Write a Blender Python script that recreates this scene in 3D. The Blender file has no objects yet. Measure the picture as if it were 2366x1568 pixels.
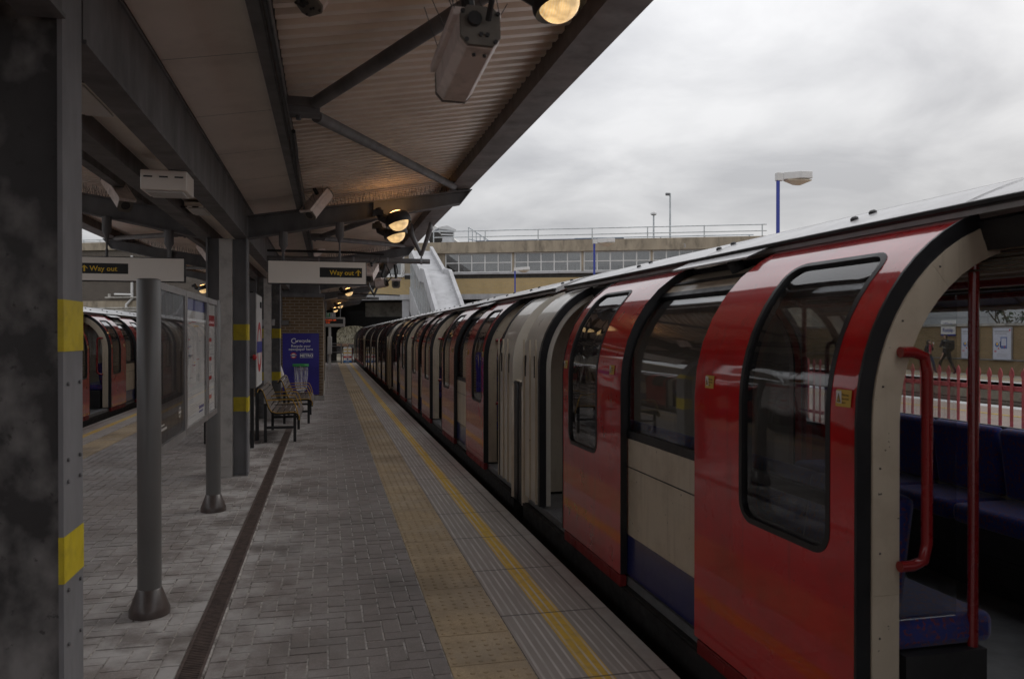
import bpy, bmesh, math, random
from mathutils import Vector, Matrix
R = math.radians
random.seed(7)
scene = bpy.context.scene
COL = scene.collection

# ------------------------------------------------------------------ camera
F = 1805.0 / 2366.0                      # focal length in picture widths
YAW = math.atan(426 / 1805.0)
H = 1.66
cam_d = bpy.data.cameras.new('camera')
cam = bpy.data.objects.new('camera', cam_d); COL.objects.link(cam)
cam.location = (0, 0, H)
cam.rotation_euler = (R(90 - 0.317), 0, -YAW)
cam_d.sensor_width = 36; cam_d.lens = 36 * F
cam_d.clip_start = 0.05; cam_d.clip_end = 3000
cam_d.dof.use_dof = True; cam_d.dof.focus_distance = 14.0; cam_d.dof.aperture_fstop = 5.6
scene.camera = cam

# ------------------------------------------------------------------ world, sun, exposure
SUN_EL, SUN_AZ = 38.0, 70.0              # overcast: a broad soft sun behind cloud to the right
w = bpy.data.worlds.new("World"); scene.world = w; w.use_nodes = True
nt = w.node_tree; nt.nodes.clear()
def N(tree, typ, **kw):
    n = tree.nodes.new(typ)
    for k, v in kw.items(): setattr(n, k, v)
    return n
wo = N(nt, 'ShaderNodeOutputWorld'); bg = N(nt, 'ShaderNodeBackground')
sky = N(nt, 'ShaderNodeTexSky', sky_type='NISHITA', sun_disc=False)
sky.sun_elevation = R(SUN_EL); sky.sun_rotation = R(SUN_AZ); sky.air_density = 1.5; sky.dust_density = 4
tc = N(nt, 'ShaderNodeTexCoord'); sp = N(nt, 'ShaderNodeSeparateXYZ')
nt.links.new(tc.outputs['Generated'], sp.inputs[0])
zz = N(nt, 'ShaderNodeMath', operation='MAXIMUM'); zz.inputs[1].default_value = 0.0
nt.links.new(sp.outputs['Z'], zz.inputs[0])
za = N(nt, 'ShaderNodeMath', operation='ADD'); za.inputs[1].default_value = 0.16
nt.links.new(zz.outputs[0], za.inputs[0])
dx = N(nt, 'ShaderNodeMath', operation='DIVIDE'); dy = N(nt, 'ShaderNodeMath', operation='DIVIDE')
nt.links.new(sp.outputs['X'], dx.inputs[0]); nt.links.new(za.outputs[0], dx.inputs[1])
nt.links.new(sp.outputs['Y'], dy.inputs[0]); nt.links.new(za.outputs[0], dy.inputs[1])
cb = N(nt, 'ShaderNodeCombineXYZ')
nt.links.new(dx.outputs[0], cb.inputs[0]); nt.links.new(dy.outputs[0], cb.inputs[1])
n1 = N(nt, 'ShaderNodeTexNoise'); n1.inputs['Scale'].default_value = 1.5; n1.inputs['Detail'].default_value = 9
n1.inputs['Roughness'].default_value = 0.52; n1.inputs['Distortion'].default_value = 0.35
nt.links.new(cb.outputs[0], n1.inputs['Vector'])
cr = N(nt, 'ShaderNodeValToRGB')
cr.color_ramp.elements[0].position = 0.34; cr.color_ramp.elements[0].color = (6.2, 6.25, 6.55, 1)
cr.color_ramp.elements[1].position = 0.66; cr.color_ramp.elements[1].color = (9.6, 9.6, 9.75, 1)
nt.links.new(n1.outputs['Fac'], cr.inputs[0])
mx = N(nt, 'ShaderNodeMix', data_type='RGBA'); mx.inputs[0].default_value = 0.93
nt.links.new(sky.outputs[0], mx.inputs[6]); nt.links.new(cr.outputs[0], mx.inputs[7])
gz = N(nt, 'ShaderNodeMath', operation='MULTIPLY_ADD'); gz.inputs[1].default_value = 1.30; gz.inputs[2].default_value = .60   # overcast: the zenith is brighter than the horizon
nt.links.new(zz.outputs[0], gz.inputs[0])
gm = N(nt, 'ShaderNodeVectorMath', operation='SCALE'); nt.links.new(mx.outputs[2], gm.inputs[0]); nt.links.new(gz.outputs[0], gm.inputs['Scale'])
nt.links.new(gm.outputs[0], bg.inputs[0]); bg.inputs[1].default_value = 0.1
nt.links.new(bg.outputs[0], wo.inputs[0])
sd = bpy.data.lights.new('sun', 'SUN'); so = bpy.data.objects.new('sun', sd); COL.objects.link(so)
sd.energy = 0.5; sd.angle = R(25); sd.color = (1, .97, .93)
so.location = (60, 20, 60)
so.rotation_euler = (R(90 - SUN_EL), 0, R(180 - SUN_AZ))
vs = scene.view_settings
vs.view_transform = 'Standard'; vs.look = 'None'; vs.exposure = 0; vs.gamma = 1; vs.use_curve_mapping = False
scene.render.engine = 'CYCLES'
scene.cycles.use_denoising = True
scene.cycles.max_bounces = 9; scene.cycles.diffuse_bounces = 5; scene.cycles.glossy_bounces = 4
scene.cycles.transparent_max_bounces = 16
scene.cycles.sample_clamp_indirect = 6
scene.cycles.caustics_reflective = False; scene.cycles.caustics_refractive = False

# ------------------------------------------------------------------ pixel -> place (pixels of a 2366 wide photograph)
cy_, sy_ = math.cos(YAW), math.sin(YAW)
def ray(px, py):
    t = (px - 1183) / 1805.0; u = (774 - py) / 1805.0
    return Vector((sy_ + t * cy_, cy_ - t * sy_, u))
def atY(px, py, Y):
    d = ray(px, py); k = Y / d.y; return Vector((d.x * k, Y, H + d.z * k))
def atX(px, py, X):
    d = ray(px, py); k = X / d.x; return Vector((X, d.y * k, H + d.z * k))
def atZ(px, py, Z):
    d = ray(px, py); k = (Z - H) / d.z; return Vector((d.x * k, d.y * k, Z))
def atD(px, py, depth):
    d = ray(px, py); return Vector((d.x * depth, d.y * depth, H + d.z * depth))

# ------------------------------------------------------------------ materials
M = {}
def principled(name):
    m = bpy.data.materials.new(name); m.use_nodes = True
    t = m.node_tree; b = t.nodes['Principled BSDF']
    M[name] = m
    return m, t, b
def mixc(t, fac, a, b):
    x = N(t, 'ShaderNodeMix', data_type='RGBA')
    for sock, v in ((0, fac), (6, a), (7, b)):
        if isinstance(v, (int, float)): x.inputs[sock].default_value = v
        elif isinstance(v, tuple): x.inputs[sock].default_value = (v + (1,))[:4]
        else: t.links.new(v, x.inputs[sock])
    return x.outputs[2]
def noise(t, vec, scale, detail=5, rough=.55):
    n = N(t, 'ShaderNodeTexNoise'); n.inputs['Scale'].default_value = scale; n.inputs['Detail'].default_value = detail
    n.inputs['Roughness'].default_value = rough
    t.links.new(vec, n.inputs['Vector']); return n.outputs['Fac']
def rng(t, v, a, b, c=0., d=1.):
    m = N(t, 'ShaderNodeMapRange'); t.links.new(v, m.inputs[0])
    for i, k in enumerate((a, b, c, d)): m.inputs[i + 1].default_value = k
    return m.outputs[0]
def math_(t, op, a, b=None):
    m = N(t, 'ShaderNodeMath', operation=op)
    for i, v in enumerate((a, b)):
        if v is None: continue
        if isinstance(v, (int, float)): m.inputs[i].default_value = v
        else: t.links.new(v, m.inputs[i])
    return m.outputs[0]
def objco(t):
    return N(t, 'ShaderNodeTexCoord').outputs['Object']
def stretch(t, vec, s):
    m = N(t, 'ShaderNodeMapping'); m.inputs['Scale'].default_value = s
    t.links.new(vec, m.inputs[0]); return m.outputs[0]
def bump(t, b, h, strength, dist=.01):
    n = N(t, 'ShaderNodeBump'); n.inputs['Strength'].default_value = strength; n.inputs['Distance'].default_value = dist
    t.links.new(h, n.inputs['Height']); t.links.new(n.outputs[0], b.inputs['Normal'])
def mat(name, c, rough=.5, metal=0., var=.18, scale=5., bmp=0., bscale=60., coat=0., dirt=None, st=None, spec=None, chips=None, streak=None):
    m, t, b = principled(name)
    v = objco(t)
    if st: v = stretch(t, v, st)
    lo = tuple(x * (1 - var) for x in c); hi = tuple(min(1, x * (1 + var)) for x in c)
    col = mixc(t, rng(t, noise(t, v, scale), .3, .7), lo, hi)
    if dirt:
        dc, amt, ds = dirt
        col = mixc(t, rng(t, noise(t, v, ds, 8, .62), .48, .68, 0, amt), col, dc)
    if streak:
        col = mixc(t, rng(t, noise(t, stretch(t, v, (14, 14, .7)), 1.6, 7, .6), .56, .74, 0, streak[1]), col, streak[0])
    if chips:
        col = mixc(t, rng(t, noise(t, v, chips[1], 2, .5), .735, .75), col, chips[0])
    t.links.new(col, b.inputs['Base Color'])
    b.inputs['Metallic'].default_value = metal
    t.links.new(rng(t, noise(t, v, scale * 2.3), .3, .7, max(.02, rough * .85), min(1, rough * 1.15)), b.inputs['Roughness'])
    if coat: b.inputs['Coat Weight'].default_value = min(1, coat); b.inputs['Coat Roughness'].default_value = .04; b.inputs['Coat IOR'].default_value = 1.5 if coat < .75 else 2.0
    if spec is not None: b.inputs['Specular IOR Level'].default_value = spec
    if bmp: bump(t, b, noise(t, v, bscale, 6), bmp)
    return m
def glass(name, tint, rough=.015, ior=1.5, gain=1.6):
    m = bpy.data.materials.new(name); m.use_nodes = True; M[name] = m
    t = m.node_tree; t.nodes.clear()
    o = N(t, 'ShaderNodeOutputMaterial'); tr = N(t, 'ShaderNodeBsdfTransparent'); gl = N(t, 'ShaderNodeBsdfGlossy')
    ge = N(t, 'ShaderNodeNewGeometry'); dt = N(t, 'ShaderNodeVectorMath', operation='DOT_PRODUCT')
    t.links.new(ge.outputs['Normal'], dt.inputs[0]); t.links.new(ge.outputs['Incoming'], dt.inputs[1])
    q = math_(t, 'SUBTRACT', 1.0, math_(t, 'ABSOLUTE', dt.outputs['Value']))       # Schlick, the same from both faces of a pane
    f0 = ((ior - 1) / (ior + 1)) ** 2
    q = math_(t, 'ADD', math_(t, 'MULTIPLY', math_(t, 'POWER', q, 5.0), 1 - f0), f0)
    tr.inputs[0].default_value = tint + (1,); gl.inputs['Roughness'].default_value = rough
    x = N(t, 'ShaderNodeMixShader')
    k = N(t, 'ShaderNodeMath', operation='MULTIPLY'); k.inputs[1].default_value = gain; k.use_clamp = True
    t.links.new(q, k.inputs[0])
    t.links.new(k.outputs[0], x.inputs[0]); t.links.new(tr.outputs[0], x.inputs[1]); t.links.new(gl.outputs[0], x.inputs[2])
    t.links.new(x.outputs[0], o.inputs[0])
    return m
def emit(name, c, s):
    m, t, b = principled(name)
    b.inputs['Base Color'].default_value = c + (1,); b.inputs['Emission Color'].default_value = c + (1,)
    b.inputs['Emission Strength'].default_value = s; b.inputs['Roughness'].default_value = .3
    return m
def brick(name, c1, c2, mortar, bw=.225, bh=.075, ms=.012, rough=.85, dirt=.35):
    m, t, b = principled(name)
    s = N(t, 'ShaderNodeSeparateXYZ'); v = objco(t); t.links.new(v, s.inputs[0])
    u = math_(t, 'ADD', s.outputs[0], s.outputs[1])
    cx = N(t, 'ShaderNodeCombineXYZ'); t.links.new(u, cx.inputs[0]); t.links.new(s.outputs[2], cx.inputs[1])
    bt = N(t, 'ShaderNodeTexBrick'); t.links.new(cx.outputs[0], bt.inputs['Vector'])
    bt.inputs['Scale'].default_value = 1; bt.inputs['Brick Width'].default_value = bw; bt.inputs['Row Height'].default_value = bh
    bt.inputs['Mortar Size'].default_value = ms; bt.inputs['Mortar Smooth'].default_value = .2; bt.inputs['Bias'].default_value = 0
    bt.inputs['Color1'].default_value = c1 + (1,); bt.inputs['Color2'].default_value = c2 + (1,); bt.inputs['Mortar'].default_value = mortar + (1,)
    col = mixc(t, rng(t, noise(t, v, 1.3, 7), .42, .72, 0, dirt), bt.outputs['Color'], tuple(x * .35 for x in c1))
    col = mixc(t, rng(t, noise(t, v, 30, 3), .35, .7, 0, .35), col, tuple(min(1, x * 1.5) for x in c2))
    t.links.new(col, b.inputs['Base Color']); b.inputs['Roughness'].default_value = rough
    bump(t, b, bt.outputs['Fac'], -.6, .01)
    return m

mat('red_paint', (.55, .005, .007), .3, var=.08, scale=2, coat=1., dirt=((.26, .014, .010), .45, 3.), bmp=.012, bscale=3, spec=.12, chips=((.05, .02, .018), 55.), streak=((.20, .02, .015), .5))
mat('red_trim', (.20, .012, .012), .5, var=.2)
mat('cream_paint', (.58, .50, .39), .42, var=.06, scale=2.5, coat=.25, dirt=((.34, .27, .19), .4, 4.), chips=((.06, .05, .04), 45.), streak=((.33, .27, .20), .5))
mat('grey_paint', (.62, .585, .52), .32, var=.04, scale=3, coat=.5, dirt=((.36, .32, .26), .25, 2.2))
mat('blue_paint', (.012, .017, .11), .35, var=.1, coat=.6)
mat('train_roof', (.56, .56, .57), .33, var=.08, scale=3, coat=.3, dirt=((.28, .27, .25), .45, 5.))
mat('black_rubber', (.014, .014, .016), .42, var=.3, scale=9)
mat('navy_rubber', (.018, .024, .035), .5, var=.2)
mat('underframe_dirt', (.022, .020, .019), .85, var=.4)
mat('floor_lino', (.16, .165, .17), .35, var=.25, scale=8)
mat('dark_plastic', (.03, .03, .032), .55, var=.3)
mat('grab_red', (.24, .009, .010), .28, var=.08, coat=.5)
mat('interior_cream', (.70, .62, .46), .5, var=.06)
mat('interior_grille', (.10, .09, .07), .6, var=.4, scale=30)
m, t, b = principled('seat_moquette')
v = objco(t); c = mixc(t, rng(t, noise(t, v, 38, 2), .5, .58), (.014, .028, .21), (.05, .03, .15))
c = mixc(t, rng(t, noise(t, stretch(t, v, (1, 1.3, 1.)), 52, 1), .58, .64), c, (.16, .03, .06))
t.links.new(c, b.inputs['Base Color']); b.inputs['Roughness'].default_value = .9; bump(t, b, noise(t, v, 300, 2), .3, .003)
b.inputs['Sheen Weight'].default_value = .3
glass('train_glass', (.76, .77, .78)); glass('screen_glass', (.86, .87, .87)); glass('clear_glass', (.95, .95, .95), gain=.75)
glass('hall_glass', (.80, .82, .83), gain=5.)
mat('sticker_yellow', (.62, .40, .07), .5, var=.08)
mat('print_black', (.015, .015, .015), .6, var=.1)
mat('print_white', (.78, .77, .75), .5, var=.04)
mat('print_grey', (.36, .37, .40), .55, var=.1)
mat('print_red', (.50, .02, .025), .5, var=.05)
mat('print_blue', (.02, .03, .26), .5, var=.05)
mat('print_sky', (.03, .16, .45), .5, var=.05)
mat('print_yellow', (.80, .52, .03), .5, var=.05)
mat('print_green', (.02, .25, .09), .5, var=.05)
mat('steel_grey', (.135, .134, .140), .62, var=.3, scale=4, bmp=.06, dirt=((.19, .185, .185), .35, 6.), st=(1, 1, .4))
mat('steel_brown', (.145, .125, .118), .65, var=.25, scale=3, dirt=((.05, .04, .036), .5, 5.))
mat('galvanised', (.30, .31, .33), .5, metal=.2, var=.25, scale=6)
mat('rail_galvanised', (.48, .51, .52), .5, metal=.2, var=.2, scale=6)
mat('pipe_grey', (.17, .17, .175), .45, metal=.3, var=.2)
mat('band_yellow', (.60, .47, .015), .5, var=.1, scale=7, dirt=((.30, .22, .02), .4, 12.))
mat('soffit_panel', (.84, .75, .67), .55, var=.05, scale=1.5, dirt=((.60, .52, .45), .5, 2.))
mat('soffit_tin', (.82, .72, .63), .42, var=.06, scale=2, spec=.5, dirt=((.55, .45, .37), .45, 1.6))
mat('camera_housing', (.78, .68, .64), .45, var=.08, scale=8, dirt=((.28, .24, .22), .5, 9.))
mat('sign_cream', (.84, .78, .71), .32, var=.03, scale=3, coat=.2)
mat('post_grey', (.125, .122, .118), .35, metal=.0, var=.08, scale=3)
mat('frame_silver', (.34, .33, .33), .32, metal=.5, var=.1)
mat('cone_brown', (.075, .058, .052), .38, var=.25, scale=10, coat=.2)
mat('wood_slat', (.095, .073, .06), .6, var=.35, scale=9, st=(6, 1, 6), dirt=((.10, .075, .06), .5, 14.))
mat('bench_black', (.012, .012, .013), .5, var=.3)
mat('rail_yellow', (.40, .23, .02), .4, var=.1)
mat('poster_blue', (.026, .018, .24), .42, var=.05, scale=3, coat=.15)
mat('ring_green', (.03, .26, .07), .4, var=.1)
mat('lamp_black', (.018, .017, .017), .5, var=.3)
mat('post_blue', (.030, .050, .30), .4, var=.1)
mat('post_white', (.62, .62, .61), .45, var=.06, dirt=((.4, .38, .34), .4, 4.))
mat('lamp_lens', (.55, .50, .40), .3, var=.08)
mat('concrete_pale', (.40, .40, .41), .85, var=.10, scale=2.2, bmp=.1, dirt=((.22, .22, .22), .5, 1.4), st=(1, 1, .5), streak=((.20, .20, .20), .45), chips=((.12, .12, .12), 9.))
mat('concrete_buff', (.335, .285, .215), .9, var=.18, scale=2., bmp=.1, dirt=((.13, .11, .085), .7, 2.6), st=(1, 1, .35))
mat('concrete_dark', (.36, .345, .315), .9, var=.25, scale=1.5, dirt=((.05, .05, .045), .7, 2.))
mat('undercroft_black', (.012, .011, .010), .95, var=.4)  # near-black, for the hall underside and the arch wall
mat('render_white', (.62, .61, .59), .8, var=.06, dirt=((.4, .38, .35), .5, 2.))
mat('matt_black', (.035, .032, .028), .9, var=.4)
mat('roof_blue', (.10, .12, .16), .6, var=.15)
brick('brick_kiosk_wall', (.17, .108, .055), (.125, .080, .042), (.26, .225, .18), dirt=.25)
brick('brick_yellow', (.44, .31, .125), (.37, .265, .12), (.36, .31, .22), dirt=.25)
brick('brick_dark', (.055, .045, .037), (.09, .072, .058), (.16, .145, .125), ms=.011, dirt=.2)
brick('brick_wall_far', (.25, .165, .075), (.20, .135, .065), (.25, .205, .14), dirt=.3)
mat('skin', (.50, .30, .22), .5, var=.05)
mat('hair_dark', (.025, .018, .014), .6, var=.2)
mat('cloth_navy', (.016, .018, .030), .9, var=.2)
mat('cloth_black', (.012, .012, .014), .9, var=.2)
mat('cloth_jeans', (.03, .045, .09), .9, var=.2)
mat('cloth_pink', (.50, .05, .09), .9, var=.1)
mat('cloth_grey', (.22, .24, .22), .8, var=.2)
mat('fence_red', (.52, .10, .11), .5, var=.2, scale=9, dirt=((.40, .22, .12), .5, 8.))
mat('bag_white', (.62, .59, .60), .35, var=.1, scale=9)
mat('rail_steel', (.20, .16, .13), .4, metal=.6, var=.2)
mat('bark', (.10, .085, .065), .9, var=.3)
mat('leaf_dark', (.045, .06, .03), .8, var=.4)
mat('scrub_brown', (.078, .066, .038), .95, var=.35, scale=.35)
mat('wagon_rust', (.17, .10, .065), .85, var=.3)
mat('pale_cladding', (.46, .48, .49), .6, var=.05)

mat('post_cover', (.44, .42, .40), .55, var=.08, scale=4, dirt=((.12, .11, .10), .4, 7.))
mat('camera_plate', (.16, .145, .125), .6, var=.25, scale=14)
mat('poster_dark', (.020, .016, .016), .5, var=.3)

mat('column_flaked', (.15, .15, .155), .6, var=.2, scale=5, dirt=((.30, .29, .28), .8, 7.))

mat('bush_brown', (.065, .054, .030), .9, var=.3)
mat('print_pale', (.50, .52, .60), .5, var=.04)
mat('poster_blue_mid', (.10, .15, .36), .5, var=.1)

m, t, b = principled('column_stained')        # dark grimy plate with pale bill-poster residue, thicker towards the bottom
v = objco(t); s = N(t, 'ShaderNodeSeparateXYZ'); t.links.new(v, s.inputs[0])
hgt = rng(t, s.outputs[2], .2, 2.5, .09, -.10)
n_ = math_(t, 'ADD', noise(t, stretch(t, v, (1, 1, .8)), 6.5, 5, .5), hgt)
col = mixc(t, rng(t, noise(t, v, 3, 5), .3, .7), (.030, .028, .029), (.055, .053, .054))
col = mixc(t, rng(t, n_, .42, .74, 0, .95), col, (.27, .26, .255))
col = mixc(t, rng(t, noise(t, v, 22, 6, .7), .60, .68, 0, .8), col, (.025, .023, .023))
t.links.new(col, b.inputs['Base Color']); b.inputs['Roughness'].default_value = .6
mat('steel_column', (.20, .20, .21), .6, var=.2, scale=4, bmp=.06, dirt=((.12, .12, .12), .45, 6.), st=(1, 1, .4))

def lacquer(name, f0, power, rough):          # varnish over a paint: a smooth top layer whose mirror share grows towards grazing views
    t = M[name].node_tree; b = t.nodes['Principled BSDF']; o = next(n for n in t.nodes if n.type == 'OUTPUT_MATERIAL')
    b.inputs['Coat Weight'].default_value = 0
    ge = N(t, 'ShaderNodeNewGeometry'); dt = N(t, 'ShaderNodeVectorMath', operation='DOT_PRODUCT')
    t.links.new(ge.outputs['Normal'], dt.inputs[0]); t.links.new(ge.outputs['Incoming'], dt.inputs[1])
    q = math_(t, 'POWER', math_(t, 'SUBTRACT', 1.0, math_(t, 'ABSOLUTE', dt.outputs['Value'])), power)
    q = math_(t, 'ADD', math_(t, 'MULTIPLY', q, 1 - f0), f0)
    gl = N(t, 'ShaderNodeBsdfGlossy'); gl.inputs['Roughness'].default_value = rough; x = N(t, 'ShaderNodeMixShader')
    t.links.new(q, x.inputs[0]); t.links.new(b.outputs[0], x.inputs[1]); t.links.new(gl.outputs[0], x.inputs[2]); t.links.new(x.outputs[0], o.inputs[0])
lacquer('red_paint', .035, 2.9, .05)

def island_mat(name, c, var, stain, rough, extra=None, bmp=.15):
    m, t, b = principled(name)
    g = N(t, 'ShaderNodeNewGeometry'); v = objco(t)
    lo = tuple(x * (1 - var) for x in c); hi = tuple(x * (1 + var) for x in c)
    col = mixc(t, g.outputs['Random Per Island'], lo, hi)
    col = mixc(t, rng(t, noise(t, v, 7, 8, .68), .40, .66, 0, .6), col, tuple(x * 1.45 for x in c))
    col = mixc(t, rng(t, noise(t, v, 55, 4), .3, .7, 0, .5), col, tuple(x * .62 for x in c))
    col = mixc(t, rng(t, noise(t, v, 150, 2), .52, .72, 0, .6), col, tuple(x * 1.7 for x in c))
    col = mixc(t, rng(t, noise(t, v, 1.1, 9, .62), .48, .66, 0, stain[1]), col, stain[0])
    col = mixc(t, rng(t, noise(t, v, .55, 8, .68), .42, .60, 0, .55), col, tuple(x * .52 for x in c))
    col = mixc(t, rng(t, noise(t, stretch(t, v, (1.7, 1.2, 1)), .9, 7, .6), .54, .7, 0, .6), col, tuple(x * .45 for x in c))
    vo = N(t, 'ShaderNodeTexVoronoi'); vo.inputs['Scale'].default_value = 2.3; t.links.new(v, vo.inputs['Vector'])
    col = mixc(t, rng(t, vo.outputs['Distance'], .035, .05, .55, 0), col, tuple(x * .35 for x in c))       # trodden gum
    if extra: col = extra(t, v, col)
    t.links.new(col, b.inputs['Base Color'])
    t.links.new(rng(t, noise(t, v, 1.6, 6), .35, .65, rough * .75, min(1, rough * 1.2)), b.inputs['Roughness'])
    bump(t, b, noise(t, v, 140, 4), bmp, .006)
    return m
def salt(t, v, col):
    # pale salt bloom left by de-icing grit along the middle of the platform
    s = N(t, 'ShaderNodeSeparateXYZ'); t.links.new(v, s.inputs[0])
    a = math_(t, 'ABSOLUTE', math_(t, 'ADD', s.outputs[0], .85))
    band = rng(t, a, .15, 1.15, 1, 0)
    n = rng(t, noise(t, v, 2.0, 9, .68), .42, .60)
    return mixc(t, math_(t, 'MULTIPLY', math_(t, 'MULTIPLY', n, band), .62), col, (.62, .60, .585))
island_mat('paver', (.222, .193, .178), .13, ((.36, .325, .30), .45), .62, salt, .25)
island_mat('tactile_buff', (.40, .30, .18), .12, ((.27, .21, .14), .5), .7)
mat('mortar_pale', (.46, .43, .405), .95, var=.4, scale=26, dirt=((.09, .08, .07), 1., 9.))
mat('drain_dark', (.10, .072, .062), .6, var=.4, scale=14)
mat('platform_wall', (.05, .047, .044), .95, var=.4)
mat('ballast', (.075, .066, .058), .95, var=.6, scale=30, bmp=.8, bscale=25)
mat('asphalt_warm', (.36, .28, .23), .9, var=.1, scale=3, dirt=((.25, .2, .17), .4, 2.))
mat('edge_white', (.60, .59, .57), .8, var=.1)
mat('line_yellow', (.62, .40, .04), .75, var=.12, scale=6, dirt=((.24, .18, .07), .6, 9.))
mat('earth', (.12, .10, .065), .95, var=.4, scale=.4)
# grooved edge slabs: dust-filled grooves run along the platform; one band of ribs is painted yellow
m, t, b = principled('edge_slab')
v = objco(t); s = N(t, 'ShaderNodeSeparateXYZ'); t.links.new(v, s.inputs[0])
X = s.outputs[0]; Y = s.outputs[1]
base = mixc(t, noise(t, v, 3., 6), (.25, .22, .195), (.36, .32, .29))
base = mixc(t, rng(t, noise(t, v, 90, 3), .45, .7, 0, .5), base, (.29, .265, .245))
fr = math_(t, 'FRACT', math_(t, 'DIVIDE', math_(t, 'SUBTRACT', X, .995), .0468))
g1 = rng(t, math_(t, 'ABSOLUTE', math_(t, 'SUBTRACT', fr, .5)), .10, .2, 1, 0)
wear = rng(t, noise(t, stretch(t, v, (6, .6, 1)), 3, 6), .32, .58)
lim = rng(t, X, 1.50, 1.56, 1, 0)
gro = math_(t, 'MULTIPLY', math_(t, 'MULTIPLY', g1, wear), lim)
ylw = math_(t, 'MULTIPLY', rng(t, X, 1.232, 1.238), rng(t, X, 1.356, 1.362, 1, 0))
ycol = mixc(t, rng(t, noise(t, v, 16, 8, .65), .45, .68, 0, .55), (.62, .39, .04), (.33, .235, .11))
col = mixc(t, ylw, base, ycol)
col = mixc(t, math_(t, 'MULTIPLY', gro, .8), col, (.56, .52, .49))
fy = math_(t, 'FRACT', math_(t, 'DIVIDE', Y, .9))
jo = rng(t, math_(t, 'ABSOLUTE', math_(t, 'SUBTRACT', fy, .5)), .488, .494)
col = mixc(t, math_(t, 'MULTIPLY', jo, .75), col, (.06, .053, .047))
ej = rng(t, math_(t, 'ABSOLUTE', math_(t, 'SUBTRACT', X, 1.565)), .004, .008, 1, 0)
col = mixc(t, math_(t, 'MULTIPLY', ej, .8), col, (.055, .05, .045))
ed = rng(t, X, 1.57, 1.58)
col = mixc(t, math_(t, 'MULTIPLY', ed, rng(t, noise(t, v, 7, 8, .65), .35, .65, .15, .8)), col, (.42, .385, .355))
t.links.new(col, b.inputs['Base Color']); b.inputs['Roughness'].default_value = .8
bump(t, b, math_(t, 'ADD', math_(t, 'MULTIPLY', gro, -1.), math_(t, 'MULTIPLY', noise(t, v, 120, 3), .3)), .5, .004)
# thin clear plastic for the bags
m = bpy.data.materials.new('bag_clear'); m.use_nodes = True; M['bag_clear'] = m; t = m.node_tree; t.nodes.clear()
o = N(t, 'ShaderNodeOutputMaterial'); tr = N(t, 'ShaderNodeBsdfTransparent'); pb = N(t, 'ShaderNodeBsdfPrincipled'); x = N(t, 'ShaderNodeMixShader')
pb.inputs['Base Color'].default_value = (.75, .74, .76, 1); pb.inputs['Roughness'].default_value = .25
v = objco(t); nn = noise(t, stretch(t, v, (9, 9, .8)), 2.5, 4)
t.links.new(rng(t, nn, .45, .68, .10, .75), x.inputs[0]); t.links.new(tr.outputs[0], x.inputs[1]); t.links.new(pb.outputs[0], x.inputs[2])
t.links.new(x.outputs[0], o.inputs[0]); bump(t, pb, nn, .6, .03)
# ribbed lamp glass, lit from inside
m, t, b = principled('lamp_glow')
v = objco(t); wv = N(t, 'ShaderNodeTexWave'); wv.inputs['Scale'].default_value = 22; t.links.new(v, wv.inputs[0])
b.inputs['Base Color'].default_value = (.8, .7, .5, 1); b.inputs['Roughness'].default_value = .15
t.links.new(mixc(t, wv.outputs['Fac'], (1., .57, .20), (1., .72, .36)), b.inputs['Emission Color']); t.links.new(rng(t, noise(t, v, 13, 4, .6), .36, .66, .45, 1.15), b.inputs['Emission Strength'])
emit('lamp_top_glow', (1., .52, .18), 7.)
emit('led_orange', (1., .12, .03), .55)
emit('indicator_amber', (1., .2, .05), 1.2)

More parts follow.
